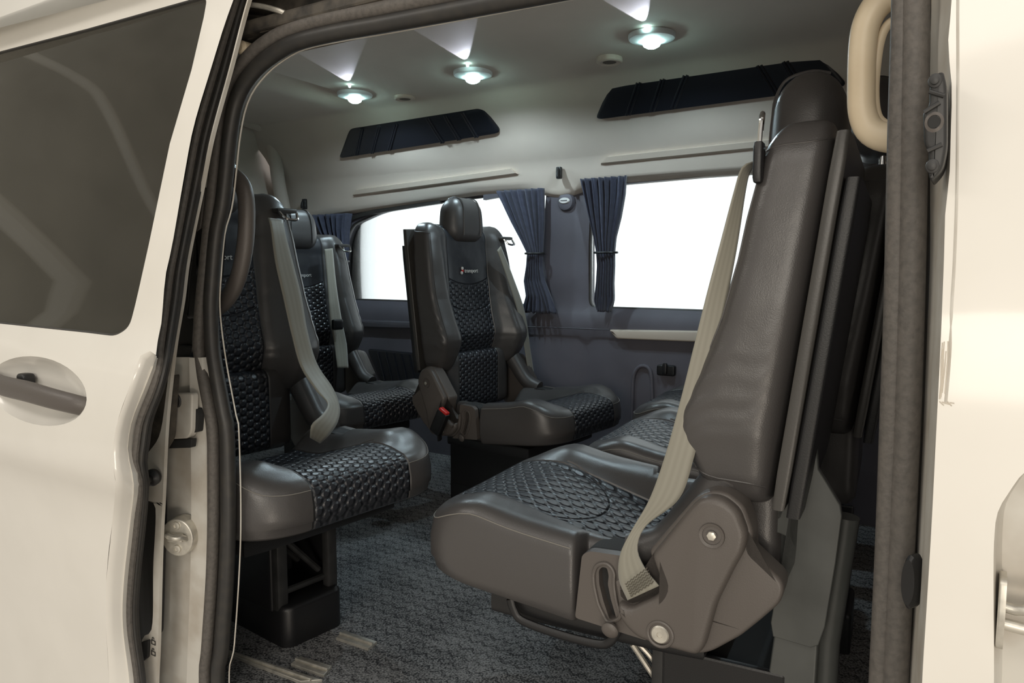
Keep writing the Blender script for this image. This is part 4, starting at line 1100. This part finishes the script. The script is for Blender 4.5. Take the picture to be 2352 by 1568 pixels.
def pedestal(root, mat_box, mat_post, x0=-.03, x1=.355, hw=.075, zt=.335):
    d = -FL; z0 = FL
    bm = N(); prism(bm, round_poly([(x0, -hw), (x1-.015, -hw), (x1, -hw+.015), (x1, hw-.015), (x1-.015, hw), (x0, hw)], .012), z0+.085, z0, axis=2, r=.010)
    obj('plinth', bm, mat_box, root, dz=d)
    for y in (-hw+.012, hw-.012):
        bm = N(); rbox(bm, (x1-.045, y-.013, z0+.06), (x1-.022, y+.013, zt), .005, 3); obj('post', bm, mat_post, root, dz=d)
    for s in (-1, 1):
        bm = N(); box(bm, (x0+.01, s*hw-.006, z0+.07), (x1-.04, s*hw+.006, zt)); obj('side_panel', bm, mat_box, root, dz=d, smooth=False, bev=.004)
    bm = N(); box(bm, (x0+.03, -hw+.01, z0+.08), (lerp(x0, x1, .55), hw-.01, zt-.01)); obj('core', bm, M['floor_under'], root, dz=d, smooth=False, bev=.004)
    for P in ([(x1-.03, -hw+.02, .18), (x1-.04, hw-.02, .175)], [(x1-.05, -hw+.02, .30), (x1-.05, hw-.03, .19)], [(x1-.11, -hw+.01, .30), (x1-.11, hw-.04, .20)]):
        bm = N(); tube(bm, P, .007, 8); obj('brace', bm, M['dark_metal'], root, dz=d)
def children(o): return [c for c in bpy.data.objects if c.parent == o]
def copy_tree(o, parent=None):
    c = o.copy(); C.objects.link(c); c.parent = parent
    for ch in children(o): copy_tree(ch, c)
    return c
proto = make_seat()

def ribbon(root, L_, R_, n=60, name='belt_webbing', parent=None):
    """webbing between two edge lines in seat frame"""
    A = resample(L_, n); B = resample(R_, n)
    bm = N(); uv = bm.loops.layers.uv.new('UVMap')
    V = [[bm.verts.new(a.lerp(b, k/6)) for k in range(7)] for a, b in zip(A, B)]
    for i in range(n-1):
        for k in range(6):
            f = bm.faces.new((V[i][k], V[i+1][k], V[i+1][k+1], V[i][k+1]))
            for l, (ii, kk) in zip(f.loops, ((i, k), (i+1, k), (i+1, k+1), (i, k+1))): l[uv].uv = (kk/6, ii/n*8)
    o = obj(name, bm, M['webbing'], parent or root, dz=-FL, label='grey seat belt webbing')
    md = o.modifiers.new('solid', 'SOLIDIFY'); md.thickness = .0016; md.offset = 0
    return o
def badge(root):
    """white lettering with a small two-part mark on the backrest"""
    cu = bpy.data.curves.new('t', 'FONT'); cu.body = 'transport'; cu.size = .019; cu.extrude = .0006; cu.align_x = 'LEFT'
    o = bpy.data.objects.new('t', cu); C.objects.link(o); bpy.context.view_layer.update()
    me = bpy.data.meshes.new_from_object(o); bpy.data.objects.remove(o)
    me.materials.append(M['badge'])
    # upright, facing +x: text x -> +y, text y -> z
    x0 = .0042
    me.transform(Matrix(((0, 0, 1, x0), (1, 0, 0, -.025), (0, 1, 0, .865-FL), (0, 0, 0, 1))))
    me.transform(Matrix.Translation((0, 0, 0)))
    o = bpy.data.objects.new('lettering', me); C.objects.link(o); o.parent = root
    bm = N(); lathe(bm, (x0-.003, -.036, .879), (1, 0, 0), [(.0055, 0), (.0055, .004), (.003, .005)], 14, sx=.8); lathe(bm, (x0-.003, -.039, .864), (1, 0, 0), [(.0055, 0), (.0055, .004), (.003, .005)], 14, sx=.8)
    a = obj('emblem', bm, M['badge'], root, dz=-FL)
    bm = N(); lathe(bm, (x0-.003, -.034, .871), (1, 0, 0), [(.0045, 0), (.0045, .0036), (.003, .0042)], 12); obj('emblem_dot', bm, M['red'], a, dz=-FL)
    return o
badge(proto)
def buckle(root, s=-1, dx=0, dy=0):
    bm = N()
    def f(p): 
        q = p-Vector((.13, 0, .41)); a = math.radians(-28)
        return Vector((dx+.13+q.x*math.cos(a)-q.z*math.sin(a), p.y+dy, .41+q.x*math.sin(a)+q.z*math.cos(a)))
    rbox(bm, (.108, s*.292-.012, .365), (.150, s*.292+.012, .445), .006, 5, lambda p: f(p)); b = obj('belt_buckle', bm, M['blackplastic'], root, dz=-FL)
    bm = N(); rbox(bm, (.112, s*.292-.009, .438), (.146, s*.292+.009, .452), .003, 3, lambda p: f(p)); obj('release_button', bm, M['red'], b, dz=-FL, label='red buckle button')
    bm = N(); tube(bm, [(.11+dx, s*.275+dy, .345), (.118+dx, s*.285+dy, .375)], .010, 8, flat=.5); obj('buckle_strap', bm, M['blackplastic'], root, dz=-FL)
# boot of the belt anchor (leathery tube from cushion to back) on the left
bm = N(); tube(bm, [(.03, .190, .585), (.07, .192, .53), (.115, .195, .475), (.165, .20, .455)], lambda t: .030-.006*t, 16, 24, flat=1.0); obj('anchor_boot', bm, M['leather'], proto, dz=-FL)

def place(root, x, y, rz, label, group, s=1.0):
    root.scale = s if isinstance(s, tuple) else (s, s, s); root.location = (x, y, FL); root.rotation_euler = (0, 0, rz); tag(root, label, 'seat', group); return root
S = {}
G = 'quilted black leather passenger seats'
G0 = G
S['E'] = place(proto, EX, EY, math.pi+EA, 'nearest black leather seat facing left, its plain side towards the door opening', G)
for k, x, y, rz, s_, lb in (('A', -1.510, 1.102, -.112, 1.0, 'quilted black seat behind the left door seal, facing right, grey belt hanging down'),
                        ('C', -1.435, 2.01, -.091, (.94, .93, .955), 'quilted black seat in the middle with red buckle, standing before the windows'),
                        ('B', -2.05, 1.85, -.146, .934, 'rear black seat deep at left, behind the hanging grey belt'),
                        ('F', -.227, 1.650, math.pi+EA, 1.0, 'black seat just behind the nearest one, only its cushion and dark back showing'),
                        ('G', -.31, 2.120, math.pi+EA, 1.0, 'farthest left-facing black seat, cushion corner showing by the grey side wall')):
    S[k] = place(copy_tree(proto), x, y, rz, lb, G, s_)
for k in 'ABCFG': pedestal(S[k], M['blackplastic'], M['dark_metal'])
pedestal(S['E'], M['blackplastic'], M['dark_metal'], -.05, .17, .15, .30)
def drop(o):
    for c in children(o): drop(c)
    bpy.data.objects.remove(o)
def strip_side(root, side):
    # the bench neighbours share a plain joint, without covers between them
    for c in list(children(root)):
        if c.name.split('.')[0] in ('recliner_cover', 'side_cover', 'slot_back', 'slot_rim', 'lever_knob') and c.type == 'MESH':
            ys = sum(v.co.y for v in c.data.vertices)/len(c.data.vertices)
            if ys*side > 0: drop(c)
strip_side(S['E'], -1); strip_side(S['F'], -1); strip_side(S['F'], 1); strip_side(S['G'], 1)
buckle(S['C']); buckle(S['E'], -1, .09, .085)

# belt guides and belts
def guide(root, x, y, z, rot=0):
    g_ = obj('belt_guide', (lambda b: (rbox(b, (x-.020, y-.030, z-.006), (x+.022, y+.026, z+.006), .004, 4, None), b)[1])(N()), M['shell'], root, dz=-FL, label='glossy belt guide')
    bm = N(); tube(bm, [(x+.02, y-.025, z-.004), (x+.034, y-.015, z-.020), (x+.038, y+.012, z-.022), (x+.02, y+.025, z-.006)], .0035, 8, 20); obj('guide_loop', bm, M['chrome'], g_, dz=-FL)
def wl_(S_, px, py, X_):
    """world point of pixel at plane X -> seat frame of an unrotated seat"""
    p = at(px, py, X_, 0)-S_.location; a = -S_.rotation_euler.z; k = S_.scale
    return Vector(((p.x*math.cos(a)-p.y*math.sin(a))/k.x, (p.x*math.sin(a)+p.y*math.cos(a))/k.y, p.z/k.z+FL))
A_ = S['A']
guide(A_, .012, .185, .985)
Lf = [wl_(A_, *p) for p in ((616, 500, -1.380), (622, 525, -1.370), (632, 600, -1.360), (650, 680, -1.350), (668, 760, -1.340), (690, 840, -1.320), (725, 895, -1.270), (752, 925, -1.230), (742, 950, -1.200), (716, 975, -1.190), (712, 1005, -1.200))]
Rt = [wl_(A_, *p) for p in ((650, 505, -1.380), (655, 535, -1.370), (672, 600, -1.360), (692, 680, -1.350), (706, 760, -1.340), (728, 835, -1.320), (765, 892, -1.270), (780, 935, -1.230), (775, 970, -1.200), (755, 1000, -1.190), (735, 1018, -1.200))]
ribbon(A_, Lf, Rt)
C_ = S['C']
guide(C_, .012, .188, .985)
Lf = [wl_(C_, *p) for p in ((1142, 575, -1.367), (1165, 640, -1.357), (1190, 720, -1.347), (1205, 800, -1.337), (1215, 870, -1.327), (1218, 915, -1.327))]
Rt = [wl_(C_, *p) for p in ((1150, 565, -1.367), (1178, 635, -1.357), (1205, 715, -1.347), (1218, 800, -1.337), (1228, 870, -1.327), (1232, 915, -1.327))]
ribbon(C_, Lf, Rt)
B_ = S['B']
guide(B_, .012, .185, .985)
Lf = [wl_(B_, *p) for p in ((745, 572, -1.975), (752, 650, -1.965), (758, 730, -1.955), (768, 790, -1.945), (775, 845, -1.925))]
Rt = [wl_(B_, *p) for p in ((764, 570, -1.975), (772, 650, -1.965), (784, 730, -1.955), (796, 790, -1.945), (800, 845, -1.925))]
ribbon(B_, Lf, Rt)
bm = N(); p = wl_(B_, 775, 745, -1.925); rbox(bm, p-Vector((.01, .022, .02)), p+Vector((.01, .022, .02)), .006, 4); obj('belt_tongue', bm, M['blackplastic'], B_, dz=-FL)
# nearest seat: belt on the door side
E_ = S['E']
def we(px, py, y):
    return to_seat(at(px, py, y), EX, EY, math.pi+EA)
Lf = [we(*p) for p in ((1728, 372, .97), (1704, 385, .962), (1686, 440, .955), (1654, 560, .945), (1622, 680, .94), (1590, 810, .935), (1560, 930, .93), (1528, 1045, .925), (1492, 1145, .918), (1448, 1222, .912), (1424, 1275, .905), (1422, 1330, .898), (1442, 1378, .893))]
Rt = [we(*p) for p in ((1738, 372, .985), (1722, 396, .982), (1712, 440, .975), (1694, 560, .962), (1672, 680, .955), (1652, 800, .948), (1622, 930, .94), (1594, 1050, .932), (1560, 1145, .925), (1486, 1205, .918), (1464, 1255, .908), (1480, 1302, .898), (1514, 1345, .893))]
ribbon(E_, Lf, Rt, 80)
bm = N()   # stitched end of the belt
q0, q1 = we(1432, 1345, .8915), we(1490, 1302, .8915); dn_ = we(1444, 1372, .8915)-q0
for k in range(6):
    a = q0+dn_*(k/5); b = q1+dn_*(k/5)*1.15
    pts = [a.lerp(b, t/16)+Vector((0, 0, .0012*(1 if t % 2 else -1))) for t in range(1, 16)]
    tube(bm, pts, .0007, 5)
obj('belt_stitching', bm, simple('belt_thread', (.10, .09, .07), .8), E_, dz=-FL)
e2 = we(1745, 330, .955)
bm = N(); rbox(bm, e2-Vector((.006, .012, .048)), e2+Vector((.006, .012, .002)), .004, 5); g_ = obj('belt_guide', bm, M['blackplastic'], E_, dz=-FL)
bm = N(); tube(bm, [we(1744, 330, .955), we(1746, 300, .955), we(1750, 266, .957), we(1752, 264, .972), we(1748, 300, .975)], .0032, 8, 24); obj('guide_loop', bm, M['chrome'], g_, dz=-FL)
# grey steel side support of the nearest seat
Pp = [(1858, 905), (1868, 925), (1874, 1000), (1880, 1078), (1900, 1110), (1930, 1160), (1934, 1185), (1920, 1290), (1895, 1440), (1880, 1482), (1862, 1488), (1775, 1462), (1770, 1430), (1778, 1380), (1800, 1340), (1822, 1290), (1825, 1262), (1812, 1235), (1790, 1225), (1765, 1218), (1775, 1195), (1790, 1185), (1820, 1080), (1845, 950)]
bm = N(); ys = 1.0
P = [eloc(*p, .165) for p in Pp]
prism(bm, P, .165, .153, r=.002); obj('support_plate', bm, M['grey_metal'], E_, dz=-FL)
def wz(px, py, y): return we(px, py, y)
bm = N(); a = wz(1945, 1185, 1.06); b = wz(1900, 1470, 1.06); c_ = Vector((b.x+.002, b.y, FL))
tube(bm, [a, b, c_], .0165, 16); obj('support_leg', bm, M['grey_metal'], E_, dz=-FL)
bm = N(); Q = [(1780, 1440), (1880, 1470), (1865, 1568), (1745, 1568)]
P = [eloc(*p, .155) for p in Q]
P[2] = (P[2][0]-.0, FL); P[3] = (P[3][0]+.01, FL)
prism(bm, P, .155, .115, r=.004); obj('support_leg', bm, M['grey_metal'], E_, dz=-FL)
bm = N(); a = at(1462, 1482, 1.0); b = at(1580, 1640, 1.05)
tube(bm, [we(1452, 1478, 1.0), we(1480, 1520, 1.01), we(1520, 1580, 1.02), we(1560, 1640, 1.03)], .0045, 8, 12)
tube(bm, [we(1462, 1472, 1.0), we(1500, 1515, 1.01), we(1540, 1580, 1.02), we(1580, 1640, 1.03)], .004, 8, 12)
obj('slide_rod', bm, M['steel'], E_, dz=-FL)

# floor rails in front of the left seat pedestal
def frail(pts, label):
    e = tag(empty('floor_rail', at(*pts[0], FL, 2)), label, 'floor rail'); o0 = at(*pts[0], FL, 2)
    P = [at(x, y, FL+.004, 2)-o0 for x, y in pts]
    bm = N(); prism(bm, [(p.x, p.y) for p in P], .006, -.001, axis=2, r=.001); obj('rail_body', bm, M['steel'], e)
    a = P[0].lerp(P[3], .5); b = P[1].lerp(P[2], .5)
    bm = N(); tube(bm, [Vector((a.x, a.y, .0075)), Vector((b.x, b.y, .0075))], .003, 6); obj('rail_ridge', bm, M['steel'], e)
frail([(528, 1496), (740, 1562), (690, 1566), (525, 1503)], 'thin metal edging strip on carpet below the left seat plinth')
frail([(690, 1508), (762, 1530), (744, 1552), (668, 1525)], 'short metal floor rail at foot of the left seat plinth, nearest')
frail([(790, 1449), (866, 1474), (846, 1490), (772, 1465)], 'short metal floor rail at right of the left seat plinth')

# ------------------------------------------------------------------ curtains
def curtain(rows, y, label, pleats=7, tie=None, seed=0):
    """rows: (py, px left, px right)"""
    random.seed(seed)
    tab = []
    for py, xl, xr in rows:
        a = at(xl, py, y); b = at(xr, py, y); tab.append(((a.z+b.z)/2, a.x, b.x))
    z1, z0 = tab[0][0], tab[-1][0]
    T = sorted(tab); tl = [(t[0], t[1]) for t in T]; tr = [(t[0], t[2]) for t in T]
    o0 = Vector(((tab[0][1]+tab[0][2])/2, y, z0)); e = tag(empty('curtain', o0), label, 'curtain', 'dark blue tied curtains')
    NU, NV = 90, 60
    ph = [random.uniform(0, 6) for _ in range(4)]
    def f(v, u):
        z = lerp(z1, z0, v); xl = interp(tl, z); xr = interp(tr, z); wdt = abs(xr-xl)
        amp = min(.016, .008+wdt*.05)
        yy = y+amp*(math.sin(2*math.pi*pleats*u+ph[0]+.6*math.sin(v*3))+.35*math.sin(2*math.pi*pleats*2.3*u+ph[1]))
        if v > .88: yy += .010*math.sin(2*math.pi*pleats*1.7*u+ph[2])*(v-.88)/.12
        zz = z+(.004*math.sin(2*math.pi*pleats*1.7*u+ph[3]) if v > .97 else 0)
        return Vector((lerp(xl, xr, u), yy-.012, zz))-o0
    bm = N(); grid(bm, f, NV, NU); o = obj('cloth', bm, M['curtain'], e, angle=180)
    md = o.modifiers.new('solid', 'SOLIDIFY'); md.thickness = .0018
    if tie:
        py, xl, xr = tie; a = at(xl-2, py, y)-o0; b = at(xr+2, py, y)-o0
        bm = N(); m_ = (a+b)/2
        tube(bm, [m_+Vector(((b.x-a.x)/2*1.1*math.cos(t), -.012+.026*math.sin(t), 0)) for t in [2*math.pi*k/24 for k in range(24)]], .004, 8, None, closed=True); obj('tie_band', bm, M['blackplastic'], e)
    return e
yc = YW-.045
curtain([(436, 1142, 1252), (470, 1158, 1252), (510, 1178, 1252), (550, 1200, 1250), (582, 1216, 1249), (610, 1214, 1248), (645, 1208, 1254), (680, 1212, 1268), (700, 1206, 1276), (717, 1203, 1281)], yc, 'dark blue tied curtain at right side of the rear window', 7, (582, 1216, 1249), 1)
curtain([(408, 1340, 1446), (450, 1348, 1442), (500, 1358, 1432), (545, 1368, 1420), (580, 1374, 1416), (610, 1376, 1416), (650, 1374, 1414), (690, 1370, 1416), (713, 1376, 1408)], yc, 'dark blue tied curtain at left side of the front window', 7, (580, 1374, 1416), 2)
curtain([(492, 722, 806), (530, 740, 800), (570, 760, 800), (600, 772, 799), (640, 770, 797), (690, 768, 796)], yc-.0, 'dark blue curtain at the rear corner behind the rear seat', 6, (600, 772, 799), 3)
curtain([(345, 1958, 2110), (420, 1966, 2100), (500, 1990, 2096), (580, 2010, 2090), (700, 2010, 2095)], yc+.022, 'dark blue curtain behind the nearest seat, under the cream handle', 8, (580, 2010, 2090), 4)

# the seat behind the nearest one wears its headrest raised on its posts
for c in list(children(S['F'])):
    if c.name.startswith('headrest_post'): drop(c)
    elif c.name.startswith('headrest'): c.location.z += .09
for sg in (1, -1):
    bm = N(); cyl(bm, (-.045, sg*.045, .97), (0, 0, 1), .006, .13, 12); obj('headrest_post', bm, M['chrome'], S['F'], dz=-FL)

# added workshop wall and roof ribs, out of view, for the dark door glass to mirror
wm = simple('mirrored_wall', (.48, .45, .37), .8, noise=.3, nscale=1.5)
bm = N(); box(bm, (-7.2, -9, -.6), (-7.0, 1.5, 5.5)); obj('wall_left', bm, wm, kind='structure', smooth=False)
rm = simple('mirrored_rib', (.75, .70, .58), .6)
for k, P in enumerate(([(-6.6, -.6, 3.6), (-6.4, -1.6, 3.2), (-6.2, -2.4, 2.3), (-6.0, -3.4, 1.9)], [(-6.8, .2, 2.4), (-6.6, -1.0, 2.1), (-6.4, -2.3, 1.45), (-6.2, -3.8, 1.2)], [(-5.6, -4.6, 3.9), (-5.8, -3.9, 3.2), (-5.6, -3.4, 3.0), (-5.4, -2.6, 3.2)])):
    bm = N(); tube(bm, P, (.05, .10, .11)[k], 10, 30); obj('trim_%d' % (20+k), bm, rm, kind='structure')
